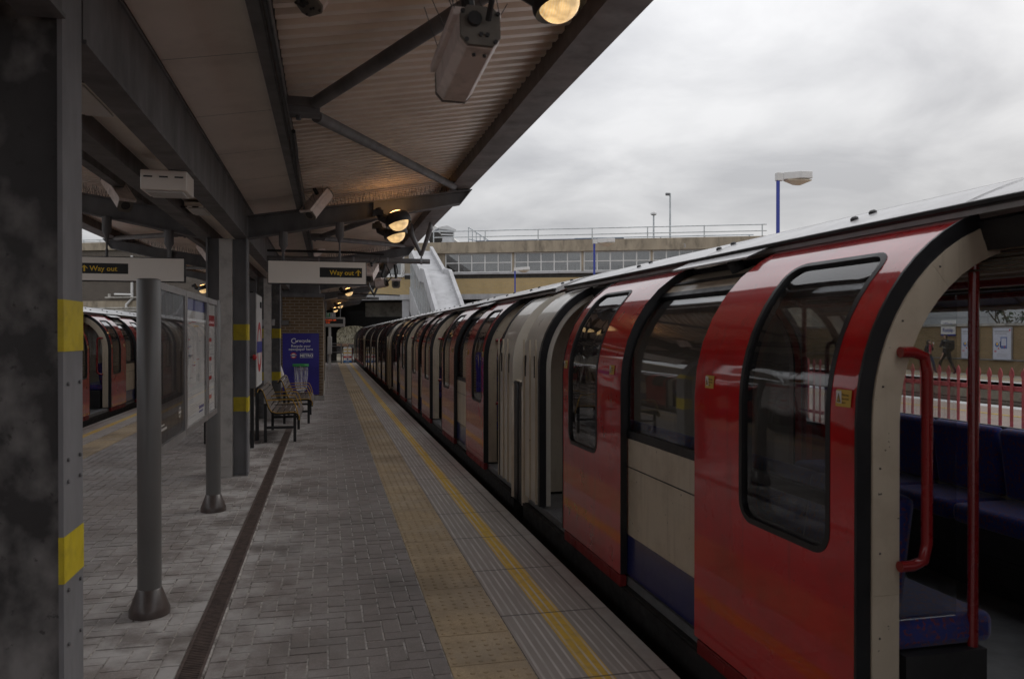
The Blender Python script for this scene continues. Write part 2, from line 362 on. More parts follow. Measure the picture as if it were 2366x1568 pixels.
# ------------------------------------------------------------------ mesh helpers
class MB:
    def __init__(self): self.v = []; self.f = []; self.m = []
    def add(self, vs, fs, mi=0):
        o = len(self.v); self.v += [tuple(p) for p in vs]
        for f in fs: self.f.append([i + o for i in f]); self.m.append(mi)
        return self
    def box(self, x0, x1, y0, y1, z0, z1, mi=0, T=None):
        vs = [Vector((x, y, z)) for z in (z0, z1) for y in (y0, y1) for x in (x0, x1)]
        if T is not None: vs = [T @ p for p in vs]
        return self.add(vs, [(0, 2, 3, 1), (4, 5, 7, 6), (0, 1, 5, 4), (2, 6, 7, 3), (0, 4, 6, 2), (1, 3, 7, 5)], mi)
    def loop_solid(self, loops, mi=0, closed=True, caps=True):
        n = len(loops[0]); vs = [p for l in loops for p in l]; fs = []
        for i in range(len(loops) - 1):
            for j in range(n if closed else n - 1):
                k = (j + 1) % n
                fs.append((i * n + j, i * n + k, (i + 1) * n + k, (i + 1) * n + j))
        if caps: fs.append(tuple(reversed(range(n)))); fs.append(tuple(range((len(loops) - 1) * n, len(loops) * n)))
        return self.add(vs, fs, mi)
    def prism(self, poly, fn, a, b, mi=0):
        return self.loop_solid([[fn(p, q, a) for p, q in poly], [fn(p, q, b) for p, q in poly]], mi)
    def tube(self, pts, r, n=8, mi=0, caps=True):
        pts = [Vector(p) for p in pts]; rs = r if isinstance(r, (list, tuple)) else [r] * len(pts)
        loops = []; prev = None
        for i, p in enumerate(pts):
            d = (pts[min(i + 1, len(pts) - 1)] - pts[max(i - 1, 0)]).normalized()
            a = prev if prev is not None else (Vector((0, 0, 1)) if abs(d.z) < .9 else Vector((1, 0, 0)))
            u = (a - d * a.dot(d)).normalized(); wv_ = d.cross(u); prev = u
            loops.append([p + (u * math.cos(2 * math.pi * k / n) + wv_ * math.sin(2 * math.pi * k / n)) * rs[i] for k in range(n)])
        return self.loop_solid(loops, mi, caps=caps)
    def lathe(self, prof, n=16, T=None, mi=0):
        loops = [[Vector((r * math.cos(2 * math.pi * k / n), r * math.sin(2 * math.pi * k / n), z)) for k in range(n)] for r, z in prof]
        if T is not None: loops = [[T @ p for p in l] for l in loops]
        return self.loop_solid(loops, mi)
    def quad(self, a, b, c, d, mi=0): return self.add([a, b, c, d], [(0, 1, 2, 3)], mi)
    def text(self, s, size, T, mi=0, bold=0., depth=.001, align='LEFT', xs=1.):
        cu = bpy.data.curves.new('t', 'FONT'); cu.body = s; cu.size = size; cu.extrude = depth; cu.offset = bold
        cu.align_x = align; cu.resolution_u = 3
        ob = bpy.data.objects.new('t', cu); me = bpy.data.meshes.new_from_object(ob)
        self.add([T @ Vector((p.co.x * xs, p.co.y, p.co.z)) for p in me.vertices], [tuple(q.vertices) for q in me.polygons], mi)
        bpy.data.objects.remove(ob); bpy.data.curves.remove(cu); bpy.data.meshes.remove(me); return self
    def build(self, name, mats, parent=None, smooth=30, bevel=0., loc=None):
        me = bpy.data.meshes.new(name); me.from_pydata(self.v, [], self.f); me.update()
        mats = [mats] if isinstance(mats, str) else mats
        for k in mats: me.materials.append(M[k])
        if len(mats) > 1: me.polygons.foreach_set('material_index', self.m)
        bm = bmesh.new(); bm.from_mesh(me); bmesh.ops.recalc_face_normals(bm, faces=bm.faces); bm.to_mesh(me); bm.free()
        if smooth:
            me.shade_smooth(); me.set_sharp_from_angle(angle=R(smooth))
        ob = bpy.data.objects.new(name, me); COL.objects.link(ob)
        if parent is not None: ob.parent = parent
        if loc is not None: ob.location = loc
        if bevel:
            md = ob.modifiers.new('bevel', 'BEVEL'); md.width = bevel; md.segments = 2; md.limit_method = 'ANGLE'; md.angle_limit = R(40)
        return ob
def frame(o, r, u):
    r = Vector(r).normalized(); u = Vector(u).normalized(); n = r.cross(u)
    return Matrix(((r.x, u.x, n.x, o[0]), (r.y, u.y, n.y, o[1]), (r.z, u.z, n.z, o[2]), (0, 0, 0, 1)))
def thing(name, label, cat, loc=(0, 0, 0), rz=0., group=None):
    o = bpy.data.objects.new(name, None); COL.objects.link(o); o.location = loc; o.rotation_euler = (0, 0, rz)
    o['label'] = label; o['category'] = cat
    if group: o['group'] = group
    return o
def tag(o, label, cat, group=None):
    o['label'] = label; o['category'] = cat
    if group: o['group'] = group
    return o
def struct(mb, name, mats, kind='structure', **k):
    o = mb.build(name, mats, **k); o['kind'] = kind; return o
def dup(root, loc, rz, label, group=None):
    r = root.copy(); COL.objects.link(r); r.location = loc; r.rotation_euler = (0, 0, rz); r['label'] = label
    if group: r['group'] = group
    def rec(src, dst):
        for ch in list(src.children):
            c = ch.copy(); COL.objects.link(c); c.parent = dst; c.matrix_parent_inverse = ch.matrix_parent_inverse.copy(); rec(ch, c)
    rec(root, r); return r
ARROW = [(-.5, .05), (-.5, -.12), (-.13, .25), (-.13, -.55), (.13, -.55), (.13, .25), (.5, -.12), (.5, .05), (0, .55)]
def arrow(mb, T, s, mi):
    vs = [T @ Vector((x * s, y * s, 0)) for x, y in ARROW]
    return mb.add(vs, [(0, 1, 2, 8), (2, 3, 4, 5), (5, 6, 7, 8), (2, 5, 8)], mi)
def disc(mb, T, r0, r1, mi, n=28):
    vs = []; fs = []
    for k in range(n):
        a = 2 * math.pi * k / n; vs += [T @ Vector((r0 * math.cos(a), r0 * math.sin(a), 0)), T @ Vector((r1 * math.cos(a), r1 * math.sin(a), 0))]
        j = (k + 1) % n; fs.append((2 * k, 2 * k + 1, 2 * j + 1, 2 * j))
    return mb.add(vs, fs, mi)
def rect(mb, T, x0, x1, y0, y1, mi, z=0.):
    return mb.add([T @ Vector(p) for p in ((x0, y0, z), (x1, y0, z), (x1, y1, z), (x0, y1, z))], [(0, 1, 2, 3)], mi)
def roundel(mb, T, r, red, blue, white=None):
    if white is not None: disc(mb, T @ Matrix.Translation((0, 0, .001)), .0001, r * .72, white)
    disc(mb, T @ Matrix.Translation((0, 0, .002)), r * .70, r, red)
    rect(mb, T, -r * 1.25, r * 1.25, -r * .21, r * .21, blue, .004)

# ------------------------------------------------------------------ the ground, platforms and tracks
g = MB(); g.quad((-900, -60, -.82), (900, -60, -.82), (900, 1500, -.82), (-900, 1500, -.82)); struct(g, 'ground', 'earth', smooth=0)
PE, PL, PY0, PY1 = 1.66, -4.28, -5.0, 48.0          # platform right edge, left edge, ends
g = MB()
for x0, x1, y0, y1 in ((1.70, 8.2, -40, 120), (-12, -4.32, -40, 120), (15.55, 23.2, -60, 120)): g.quad((x0, y0, -.74), (x1, y0, -.74), (x1, y1, -.74), (x0, y1, -.74))
struct(g, 'track_ballast', 'ballast', smooth=0)
g = MB()
for xc in (3.12, -5.74, 17.4, 21.3, -9.9):
    for d in (-.7175, .7175): g.box(xc + d - .035, xc + d + .035, -40, 120, -.69, -.58)
    for d in (0, 1.1): g.box(xc + d - .04, xc + d + .04, -40, 120, -.66, -.54)
struct(g, 'running_rails', 'rail_steel', smooth=0)
g = MB(); g.box(PL + .03, PE - .03, PY0, PY1, -.8, -.03); struct(g, 'platform', ['platform_wall'], smooth=0)
g = MB(); g.quad((PL + .05, PY0, -.0055), (PE - .05, PY0, -.0055), (PE - .05, PY1, -.0055), (PL + .05, PY1, -.0055)); struct(g, 'platform_bedding', 'mortar_pale', smooth=0)

def bricks(mb, xa, xb, ya, yb):
    j = .0028
    i0, i1, j0, j1 = int(xa / .1) - 3, int(xb / .1) + 3, int(ya / .1) - 3, int(yb / .1) + 3
    def put(x0, x1, y0, y1):
        x0, x1, y0, y1 = max(x0, xa), min(x1, xb), max(y0, ya), min(y1, yb)
        if x1 - x0 < .025 or y1 - y0 < .025: return
        a = random.uniform(-.0012, .0012); z = random.uniform(-.0022, .0012); e = j + random.uniform(-.0016, .0016); c = .003
        x0 += e; x1 -= e; y0 += e + a; y1 -= e - a
        t1, t2 = random.uniform(-.0012, .0012), random.uniform(-.0012, .0012)
        vs = [(x0, y0, -.013), (x1, y0, -.013), (x1, y1, -.013), (x0, y1, -.013),
              (x0 + c, y0 + c, z + t1), (x1 - c, y0 + c, z - t2), (x1 - c, y1 - c, z - t1), (x0 + c, y1 - c, z + t2)]
        mb.add(vs, [(4, 5, 6, 7), (0, 1, 5, 4), (1, 2, 6, 5), (2, 3, 7, 6), (3, 0, 4, 7)])
    for jj in range(j0, j1):
        for ii in range(i0, i1):
            d = (ii - jj) % 4
            if d == 0: put(ii * .1, ii * .1 + .2, jj * .1, jj * .1 + .1)
            elif d == 2: put(ii * .1, ii * .1 + .1, (jj - 1) * .1, (jj + 1) * .1)
def soldier(mb, xa, xb, ya, yb, step):
    y = ya
    while y < yb - .02:
        z = random.uniform(-.002, .001); e = .003; c = .0035; y1 = min(y + step, yb)
        vs = [(xa + e, y + e, -.013), (xb - e, y + e, -.013), (xb - e, y1 - e, -.013), (xa + e, y1 - e, -.013),
              (xa + e + c, y + e + c, z), (xb - e - c, y + e + c, z), (xb - e - c, y1 - e - c, z), (xa + e + c, y1 - e - c, z)]
        mb.add(vs, [(4, 5, 6, 7), (0, 1, 5, 4), (1, 2, 6, 5), (2, 3, 7, 6), (3, 0, 4, 7)]); y = y1
DX0, DX1, DY1 = -.722, -.602, 14.9                   # drain channel
g = MB()
bricks(g, -.50, .592, PY0, PY1); soldier(g, DX1 + .012, -.50, PY0, DY1, .2); soldier(g, DX0 - .1, DX0, PY0, DY1, .2)
bricks(g, -3.19, DX0 - .1, PY0, DY1); bricks(g, -3.19, -.50, DY1, PY1)
struct(g, 'block_paving', 'paver', smooth=0)
g = MB()
for a, b_ in ((PY0, DY1), (25.2, 32.)):
    xo = 0 if a < 0 else .62
    g.box(DX0 + xo, DX1 + xo, a, b_, -.02, -.0052); g.box(DX1 + xo + .001, DX1 + xo + .012, a, b_, -.02, .0012, 1)
    for x0, x1 in ((DX0, DX0 + .014), (DX1 - .014, DX1)): g.box(x0 + xo, x1 + xo, a, b_, -.005, .001)
    y = a
    while y < min(b_, 14):
        g.box(DX0 + xo + .015, DX1 + xo - .015, y, y + .011, -.005, .0005); y += .022
struct(g, 'drain_channel', ['drain_dark', 'mortar_pale'], smooth=0)
def tactile(mb, xa, ya, yb, ybl, sgn):
    y = ya; k = 0
    while y < yb:
        L = .4
        if k in (17, 18): L = .2
        e = .003; z0 = random.uniform(-.001, .001)
        vs = [(xa + e, y + e, -.013), (xa + .4 - e, y + e, -.013), (xa + .4 - e, y + L - e, -.013), (xa + e, y + L - e, -.013)]
        vs += [(p[0], p[1], z0) for p in vs]
        mb.add(vs, [(4, 5, 6, 7), (0, 1, 5, 4), (1, 2, 6, 5), (2, 3, 7, 6), (3, 0, 4, 7)])
        if y < ybl:
            for r in range(int(L / .0667)):
                for c in range(6):
                    cx_ = xa + .033 + c * .0667; cy = y + .033 + r * .0667; n = 7; vv = []
                    for rr, hh in ((.0145, z0 + .0005), (.0115, z0 + .004), (.006, z0 + .0056)):
                        vv += [(cx_ + rr * math.cos(2 * math.pi * q / n), cy + rr * math.sin(2 * math.pi * q / n), hh) for q in range(n)]
                    ff = [(q + s_ * n, (q + 1) % n + s_ * n, (q + 1) % n + (s_ + 1) * n, q + (s_ + 1) * n) for s_ in range(2) for q in range(n)] + [tuple(range(2 * n, 3 * n))]
                    mb.add(vv, ff)
        y += L; k += 1
g = MB(); tactile(g, .592, -.13 - 4.8, PY1, 24, 1); tactile(g, -3.592, -4.8, PY1, 22, -1)
struct(g, 'tactile_strip', 'tactile_buff', smooth=0)
g = MB(); g.box(.995, PE, PY0, PY1, -.2, .0); o = struct(g, 'platform_edge_slabs', 'edge_slab', smooth=0)
g = MB(); g.box(.995, PE, -PY1, -PY0, -.2, .0); o = struct(g, 'platform_edge_slabs', 'edge_slab', smooth=0); o.rotation_euler = (0, 0, math.pi); o.location = (-2.62, 0, 0)
# neighbouring main line platforms to the right
g = MB(); g.box(8.2, 15.3, -60, 46, -.8, -.004); struct(g, 'main_line_platform', 'asphalt_warm', smooth=0)
g = MB(); g.box(15.0, 15.5, -60, 46, -.3, .0); g.box(23.1, 23.6, -60, 46, -.3, .0); struct(g, 'platform_edge_coping', 'edge_white', smooth=0)
g = MB(); g.box(13.62, 13.74, -60, 46, -.001, .003); g.box(25.0, 25.08, -60, 46, -.001, .003); struct(g, 'platform_line', 'line_yellow', smooth=0)
g = MB(); g.box(23.1, 30, -60, 46, -.8, -.004); struct(g, 'far_platform', 'concrete_buff', smooth=0)

# ------------------------------------------------------------------ underground carriage (x = 0 on its centre line, y along it, z = 0 at platform level)
HW, ZB, ZS, EA, EB, RT = 1.31, .14, 1.35, .75, .80, .775
S0 = ZS - ZB
def surf(s, y, off, side=-1):
    """point on the body side at arc length s above the door sill, moved inwards by off"""
    if s <= S0: x, z = -HW + off, ZB + s
    else:
        a = (s - S0) / RT
        x, z = -HW + EA - (EA - off) * math.cos(a), ZS + (EB - off) * math.sin(a)
    return Vector((x if side < 0 else -x, y, z))
STOP = S0 + RT * 1.25
def srange(a, b, n=None):
    pts = [a]
    if a < S0 < b: pts.append(S0)
    lo = max(a, S0)
    if b > lo:
        k = max(2, int((b - lo) / .075)); pts += [lo + (b - lo) * i / k for i in range(1, k + 1)]
    else: pts.append(b)
    out = []
    for p in pts:
        if not out or p - out[-1] > 1e-6: out.append(p)
    return out
def slab(mb, y0, y1, sa, sb, o0, o1, side=-1, mi=0, mend=None, min_=None):
    """curved slab between offsets o0 (outside) and o1 (inside)"""
    ss = srange(sa, sb); n = len(ss); vs = []
    for y in (y0, y1):
        for o in (o0, o1): vs += [surf(s, y, o, side) for s in ss]
    A, B, C, D = 0, n, 2 * n, 3 * n
    fo = [(A + i, A + i + 1, C + i + 1, C + i) for i in range(n - 1)]
    fi = [(B + i, D + i, D + i + 1, B + i + 1) for i in range(n - 1)]
    fe = [(A + i, B + i, B + i + 1, A + i + 1) for i in range(n - 1)] + [(C + i, C + i + 1, D + i + 1, D + i) for i in range(n - 1)]
    fe += [(A, C, D, B), (A + n - 1, B + n - 1, D + n - 1, C + n - 1)]
    base = len(mb.v)
    mb.add(vs, fo, mi); mb.f += [[i + base for i in f] for f in fi + fe]
    mb.m += [mi if min_ is None else min_] * len(fi) + [mi if mend is None else mend] * len(fe)
    return mb
def rrect(y0, y1, s0, s1, r, n=6):
    """rounded outline as four sides, each a list running corner-middle to corner-middle"""
    def side(p, q, steps):
        return [(p[0] + (q[0] - p[0]) * i / steps, p[1] + (q[1] - p[1]) * i / steps) for i in range(steps + 1)]
    def arc(cy, cs, a0, a1):
        return [(cy + r * math.cos(R(a0 + (a1 - a0) * i / n)), cs + r * math.sin(R(a0 + (a1 - a0) * i / n))) for i in range(n + 1)]
    pts = []
    pts += side((y0 + r, s0), (y1 - r, s0), 4)[:-1] + arc(y1 - r, s0 + r, -90, 0)[:-1]
    pts += side((y1, s0 + r), (y1, s1 - r), 14)[:-1] + arc(y1 - r, s1 - r, 0, 90)[:-1]
    pts += side((y1 - r, s1), (y0 + r, s1), 4)[:-1] + arc(y0 + r, s1 - r, 90, 180)[:-1]
    pts += side((y0, s1 - r), (y0, s0 + r), 14)[:-1] + arc(y0 + r, s0 + r, 180, 270)[:-1]
    return pts
def outer_of(pts, y0, y1, s0, s1, Y0, Y1, A, B):
    out = []
    for y, s in pts:
        u = (y - y0) / (y1 - y0) * 2 - 1; v = (s - s0) / (s1 - s0) * 2 - 1
        k = max(abs(u), abs(v)); u /= k; v /= k
        out.append((Y0 + (u + 1) / 2 * (Y1 - Y0), A + (v + 1) / 2 * (B - A)))
    return out
def leaf_meshes(y0, y1, wy0, wy1, ws0, ws1, side=-1, off=0., th=.045, r=.09):
    A, B = 0., STOP - .01
    hole = rrect(wy0, wy1, ws0, ws1, r); n = len(hole); outp = outer_of(hole, wy0, wy1, ws0, ws1, y0, y1, A, B)
    # exact corners of the leaf
    for Yc, Sc in ((y0, A), (y1, A), (y1, B), (y0, B)):
        i = min(range(n), key=lambda q: (outp[q][0] - Yc) ** 2 + (outp[q][1] - Sc) ** 2); outp[i] = (Yc, Sc)
    panel = MB(); rings = 6
    vs = []
    for o in (off, off + th):
        for k in range(rings + 1):
            f = k / rings
            vs += [surf(a[1] + (b_[1] - a[1]) * f, a[0] + (b_[0] - a[0]) * f, o, side) for a, b_ in zip(outp, hole)]
    def vi(o, k, i): return (o * (rings + 1) + k) * n + i % n
    fo = [(vi(0, k, i), vi(0, k, i + 1), vi(0, k + 1, i + 1), vi(0, k + 1, i)) for k in range(rings) for i in range(n)]
    fi = [(vi(1, k, i), vi(1, k + 1, i), vi(1, k + 1, i + 1), vi(1, k, i + 1)) for k in range(rings) for i in range(n)]
    fe = [(vi(0, k, i), vi(1, k, i), vi(1, k, i + 1), vi(0, k, i + 1)) for k in (0, rings) for i in range(n)]
    panel.add(vs, fo + fi, 0); panel.f += [list(f) for f in fe]; panel.m += [1] * len(fe)
    fr = MB()      # black rubber gasket round the pane
    ym, sm = (wy0 + wy1) / 2, (ws0 + ws1) / 2
    ins = rrect(wy0 + .017, wy1 - .017, ws0 + .017, ws1 - .017, r - .015)
    ous = rrect(wy0 - .008, wy1 + .008, ws0 - .008, ws1 + .008, r + .008)
    loops = [[surf(s, y, off - .0025, side) for y, s in ous], [surf(s, y, off - .003, side) for y, s in ins],
             [surf(s, y, off + th + .004, side) for y, s in ins], [surf(s, y, off + th + .004, side) for y, s in ous], [surf(s, y, off - .0025, side) for y, s in ous]]
    fr.loop_solid(loops, caps=False)
    gl = MB(); ks = (1, .8, .6, .4, .2, .02)
    loops = [[surf(sm + (s - sm) * k, ym + (y - ym) * k, off + .012, side) for y, s in ins] for k in ks]
    gl.loop_solid(loops, caps=False); gl.f.append(list(range((len(ks) - 1) * n, len(ks) * n))); gl.m.append(0)
    return panel, fr, gl
def sticker(y, s, off):
    st = MB(); rows = [s, s + .03, s + .06]
    vs = [surf(q, yy, off - .003) for q in rows for yy in (y, y + .085)]
    st.add(vs, [(0, 1, 3, 2), (2, 3, 5, 4)], 0)
    T = frame(surf(s + .03, y + .085, off - .0045), (0, -1, 0), (0, 0, 1))
    st.add([T @ Vector(p) for p in ((.003, -.026, 0), (.033, -.026, 0), (.033, .026, 0), (.003, .026, 0))], [(0, 1, 2, 3)], 1)
    st.add([T @ Vector(p) for p in ((.006, -.016, .0008), (.030, -.016, .0008), (.018, .018, .0008))], [(0, 1, 2)], 2)
    st.add([T @ Vector(p) for p in ((.0105, -.0125, .0016), (.0255, -.0125, .0016), (.018, .010, .0016))], [(0, 1, 2)], 0)
    st.add([T @ Vector(p) for p in ((.0168, -.0105, .0024), (.0192, -.0105, .0024), (.0192, .004, .0024), (.0168, .004, .0024))], [(0, 1, 2, 3)], 2)
    for k, l in enumerate(('Please keep', 'clear of the', 'doors')):
        st.text(l, .0105, T @ Matrix.Translation((.036, .009 - k * .014, .0006)), 2, depth=.0002, xs=.8)
    return st

CL = 16.1
# spans along the platform side, for the near half; the far half is the mirror image
LEAVES = [(1.42, 2.66, 0), (3.69, 4.93, 1), (6.47, 7.71, 0)]            # third value: which end closes (0 low y, 1 high y)
LEAVES += [(CL - b_, CL - a, 1 - c) for a, b_, c in reversed(LEAVES)]
WALLS = [(1.45, 4.95), (6.45, CL - 6.45), (CL - 4.95, CL - 1.45)]
ENDS = [(0., .65), (CL - .65, CL)]
DOORWAYS = [(.65, 1.45), (4.95, 6.45), (CL - 6.45, CL - 4.95), (CL - 1.45, CL - .65)]
def make_carriage(label, loc, rz, group):
    root = thing('train_carriage', label, 'train carriage', loc, rz, group)
    WS0, WS1 = .87, 1.88
    # platform side: door leaves slid open over the walls
    for a, b_, c in LEAVES:
        wy0, wy1 = (a + .15, a + .79) if c == 0 else (b_ - .79, b_ - .15)
        p, fr, gl = leaf_meshes(a, b_, wy0, wy1, .70, 1.905)
        lf = p.build('door_leaf', ['red_paint', 'black_rubber'], root, smooth=40)
        fr.build('window_gasket', 'black_rubber', lf, smooth=40); gl.build('window_pane', 'train_glass', lf, smooth=60)
        e = MB(); y0, y1 = (a - .012, a) if c == 0 else (b_, b_ + .012)
        slab(e, y0, y1, .0, STOP - .01, -.004, .055); e.build('edge_rubber', 'black_rubber', lf, smooth=40)
        sx = (a + .025) if c == 0 else (b_ - .11)
        sticker(sx, 1.26, 0).build('warning_sticker', ['sticker_yellow', 'print_white', 'print_black'], lf, smooth=0)
        sx = (b_ - .20) if c == 0 else (a + .115)
        sticker(sx, 1.26, 0).build('warning_sticker', ['sticker_yellow', 'print_white', 'print_black'], lf, smooth=0)
        e = MB(); e.box(-HW + .004, -HW + .05, a + .02, b_ - .02, .055, .128)
        for q in (.2, .5, .8): e.box(-HW - .002, -HW + .02, a + (b_ - a) * q - .06, a + (b_ - a) * q + .06, .065, .118)
        e.build('kick_strip', 'red_trim', lf, bevel=.004)
    for side in (-1, 1):
        for a, b_ in WALLS:
            wl = MB()
            ma, mb = (0, 0)
            if side > 0: slab(wl, a, b_, 0, WS0, .055, .165, side)           # lower panel
            else:
                ma, mb = (a + 1.18, b_ - 1.18); slab(wl, a, b_, 0, .60, .055, .165, side); slab(wl, ma, mb, .6005, WS0, .055, .165, side)
            np_ = [a, b_ - .13]
            if b_ - a > 2.4: np_ += [(a + b_) / 2 - .05] if side < 0 else []
            for q in (a, b_ - .13): slab(wl, q, q + .13, (WS0 if side > 0 else .60) + .001, WS1 - .001, .055, .165, side)
            slab(wl, a, b_, WS1, STOP - .03, .055, .165, side); slab(wl, a, b_, STOP - .0295, STOP + .27, .10, .165, side)
            for q, ye in ((a, a - .0012), (b_, b_ + .0012)):                 # screw heads down the door jambs
                for s_ in (.15, .45, .75, 1.05, 1.35, 1.62, 1.9):
                    p = surf(s_, ye, .085, side); wl.box(p.x - .0032, p.x + .0032, ye - .001, ye + .001, p.z - .0032, p.z + .0032, 1)
            wall_ = wl.build('side_wall', ['cream_paint', 'dark_plastic'], root, smooth=40, bevel=0)
            e = MB(); slab(e, a + .001, b_ - .001, .0, .25, .050, .0549, side); e.build('blue_skirt', 'blue_paint', wall_, smooth=40)
            e = MB(); slab(e, a + .13, b_ - .13, WS0 + .02, WS1 - .02, .068, .074, side)
            if side < 0: slab(e, a + .13, ma - .001, .602, WS0 + .019, .068, .074, side); slab(e, mb + .001, b_ - .13, .602, WS0 + .019, .068, .074, side)
            e.build('window_pane', 'train_glass', wall_, smooth=60)
            e = MB()
            slab(e, a + .10, b_ - .10, WS0 - .005, WS0 + .045, .049, .080, side); slab(e, a + .10, b_ - .10, WS1 - .03, WS1 + .012, .049, .080, side)
            for q in (a + .10, b_ - .14): slab(e, q, q + .04, WS0 + .0455, WS1 - .0305, .050, .081, side)
            mid = (a + b_) / 2
            if b_ - a > 2.4 and side < 0:
                for q in (mid - .62, mid + .58): slab(e, q, q + .04, WS0 + .0455, WS1 - .0305, .050, .081, side)
            e.build('window_frame', 'black_rubber', wall_, smooth=40)
            if side > 0:
                e = MB(); slab(e, a + .06, b_ - .06, WS0 - .05, WS0 + .005, .1655, .19, side); slab(e, a + .06, b_ - .06, WS1 - .005, WS1 + .03, .1655, .185, side)
                for q in (a + .06, b_ - .14): slab(e, q, q + .08, WS0 + .0055, WS1 - .0055, .1655, .185, side)
                e.build('window_surround', 'interior_cream', wall_, smooth=40)
            e = MB()
            slab(e, a + .02, b_ - .02, WS1 + .10, WS1 + .125, .045, .0549, side); slab(e, a + .02, b_ - .02, WS0 - .19, WS0 - .184, .0515, .0549, side)
            e.build('panel_seam', 'dark_plastic', wall_, smooth=40)
            if side < 0:
                e = MB(); ql = mid - .12
                p = surf(WS1 + .21, ql, .04); T = Matrix.Translation(p) @ Matrix.Rotation(R(-35), 4, 'Y')
                e.lathe([(.001, .075), (.03, .07), (.043, .045), (.045, -.02)], 12, T); e.box(-.06, .06, -.07, .07, -.03, -.018, 0, T)
                e.build('indicator_light', 'dark_plastic', wall_, smooth=40)
    e = MB()
    for side in (-1, 1):                                                     # dark door track under the gutter
        slab(e, .3, CL - .3, STOP - .028, STOP + .055, .03, .14, side)
    e.build('door_track', 'black_rubber', root, smooth=40)
    # body ends
    for k, (a, b_) in enumerate(ENDS):
        y_end = a if k == 0 else b_; yi = a + .04 if k == 0 else b_ - .04
        for side in (-1, 1):
            e = MB(); slab(e, a, b_, 0, STOP + .06, .02, .12, side); sk_ = e.build('body_end', 'grey_paint', root, smooth=40)
            if side < 0: ends = sk_
            e = MB(); q0, q1 = (b_ - .045, b_ + .012) if k == 0 else (a - .012, a + .045); slab(e, q0, q1, .0, STOP - .01, .012, .075, side); e.build('edge_rubber', 'black_rubber', sk_, smooth=40)
        e = MB(); lo, hi = sorted((y_end, yi)); lo += .005; hi -= .005
        pts = [surf(s, 0, .10) for s in srange(0, STOP + .05)]
        poly = [(p.x, p.z) for p in pts] + [(0, 2.25)] + [(-p.x, p.z) for p in reversed(pts)]
        e.prism(poly, lambda p, q, d: Vector((p, d, q)), lo, hi); e.build('end_wall', 'cream_paint', ends, smooth=0)
        e = MB(); yy = (lo - .012, lo - .002) if k == 0 else (hi + .002, hi + .012)
        e.box(-.33, .33, yy[0], yy[1], .13, 1.98); e.build('end_door', 'dark_plastic', ends, bevel=.02)
        for sx in (-1, 1):
            e = MB(); yc = a + .05 if k == 0 else b_ - .05
            for dyy, rr in ((-.03, .075), ):
                q = yc + (dyy if k == 0 else -dyy)
                e.tube([(sx * (HW - .085), q, .02), (sx * (HW - .085), q, 1.16), (sx * (HW - .10), q, 1.20)], [rr, rr, rr * .6], 14)
            q0, q1 = (a + .10, b_ - .02) if k == 0 else (a + .02, b_ - .10)
            for u in (.15, .55, .97):
                qq = q0 + (q1 - q0) * u; e.box(sx * (HW - .012) - .008, sx * (HW - .012) + .008, qq, qq + .012, .14, 1.62)
            e.build('corner_fairing', 'cream_paint', ends, smooth=50)
            for u in (.28, .80):
                e = MB(); qq = a + (b_ - a) * u; e.box(sx * (HW - .02) - .004, sx * (HW - .02) + .004, qq - .02, qq + .02, 1.27, 1.47); e.build('door_button_plate', 'underframe_dirt', ends, bevel=.003)
            e = MB(); qa, qb = (a - .17, a + .03) if k == 0 else (b_ - .03, b_ + .17)
            e.box(sx * 1.262 - .02, sx * 1.262 + .02, qa, qb, .0, 1.20); e.build('gap_barrier', 'black_rubber', ends, bevel=.02)
    # roof
    e = MB(); xs = [-.835 + 1.67 * i / 24 for i in range(25)]; zr = lambda x: 2.335 - .27 * x * x
    lps = [[Vector((x, y, zr(x))) for x in xs] + [Vector((x, y, zr(x) - .05)) for x in reversed(xs)] for y in (0, CL)]
    e.loop_solid(lps)
    for sx in (-1, 1):
        q = .2
        while q < CL - .3:
            x0 = sx * .60; T = Matrix.Translation((x0, q, zr(x0) + .004)) @ Matrix.Rotation(R(18) * sx, 4, 'Y')
            e.lathe([(.02, -.01), (.018, .006), (.010, .012)], 8, T, 1); T = Matrix.Translation((sx * .70, q, zr(.70) + .004)) @ Matrix.Rotation(R(21) * sx, 4, 'Y')
            e.lathe([(.02, -.01), (.018, .006), (.010, .012)], 8, T, 1); q += 1.31
    roof = e.build('roof', ['train_roof', 'dark_plastic'], root, smooth=40)
    e = MB()
    for sx in (-1, 1):
        e.box(sx * .845 - .022, sx * .845 + .022, .0, CL, 2.118, 2.142)
        for q in DOORWAYS + [(w_[0] + (w_[1] - w_[0]) / 2 - .5, w_[0] + (w_[1] - w_[0]) / 2 + .5) for w_ in WALLS]:
            pass
    e.build('gutter', 'black_rubber', roof, bevel=.006)
    e = MB()
    for sx in (-1, 1):
        for q in [0.62, 1.47, 2.9, 4.93, 6.47, 8.05] + [CL - u for u in (0.62, 1.47, 2.9, 4.93, 6.47)]:
            xa = [sx * (.40 + .44 * i / 6) for i in range(7)]
            e.loop_solid([[Vector((x, q + d, zr(x) + .003)) for x in xa] for d in (0, .012)], closed=False, caps=False)
        xa = sx * .30; e.box(xa - .006, xa + .006, 0, CL, zr(xa) - .003, zr(xa) + .004)
    e.build('roof_seam', 'dark_plastic', roof, smooth=0)
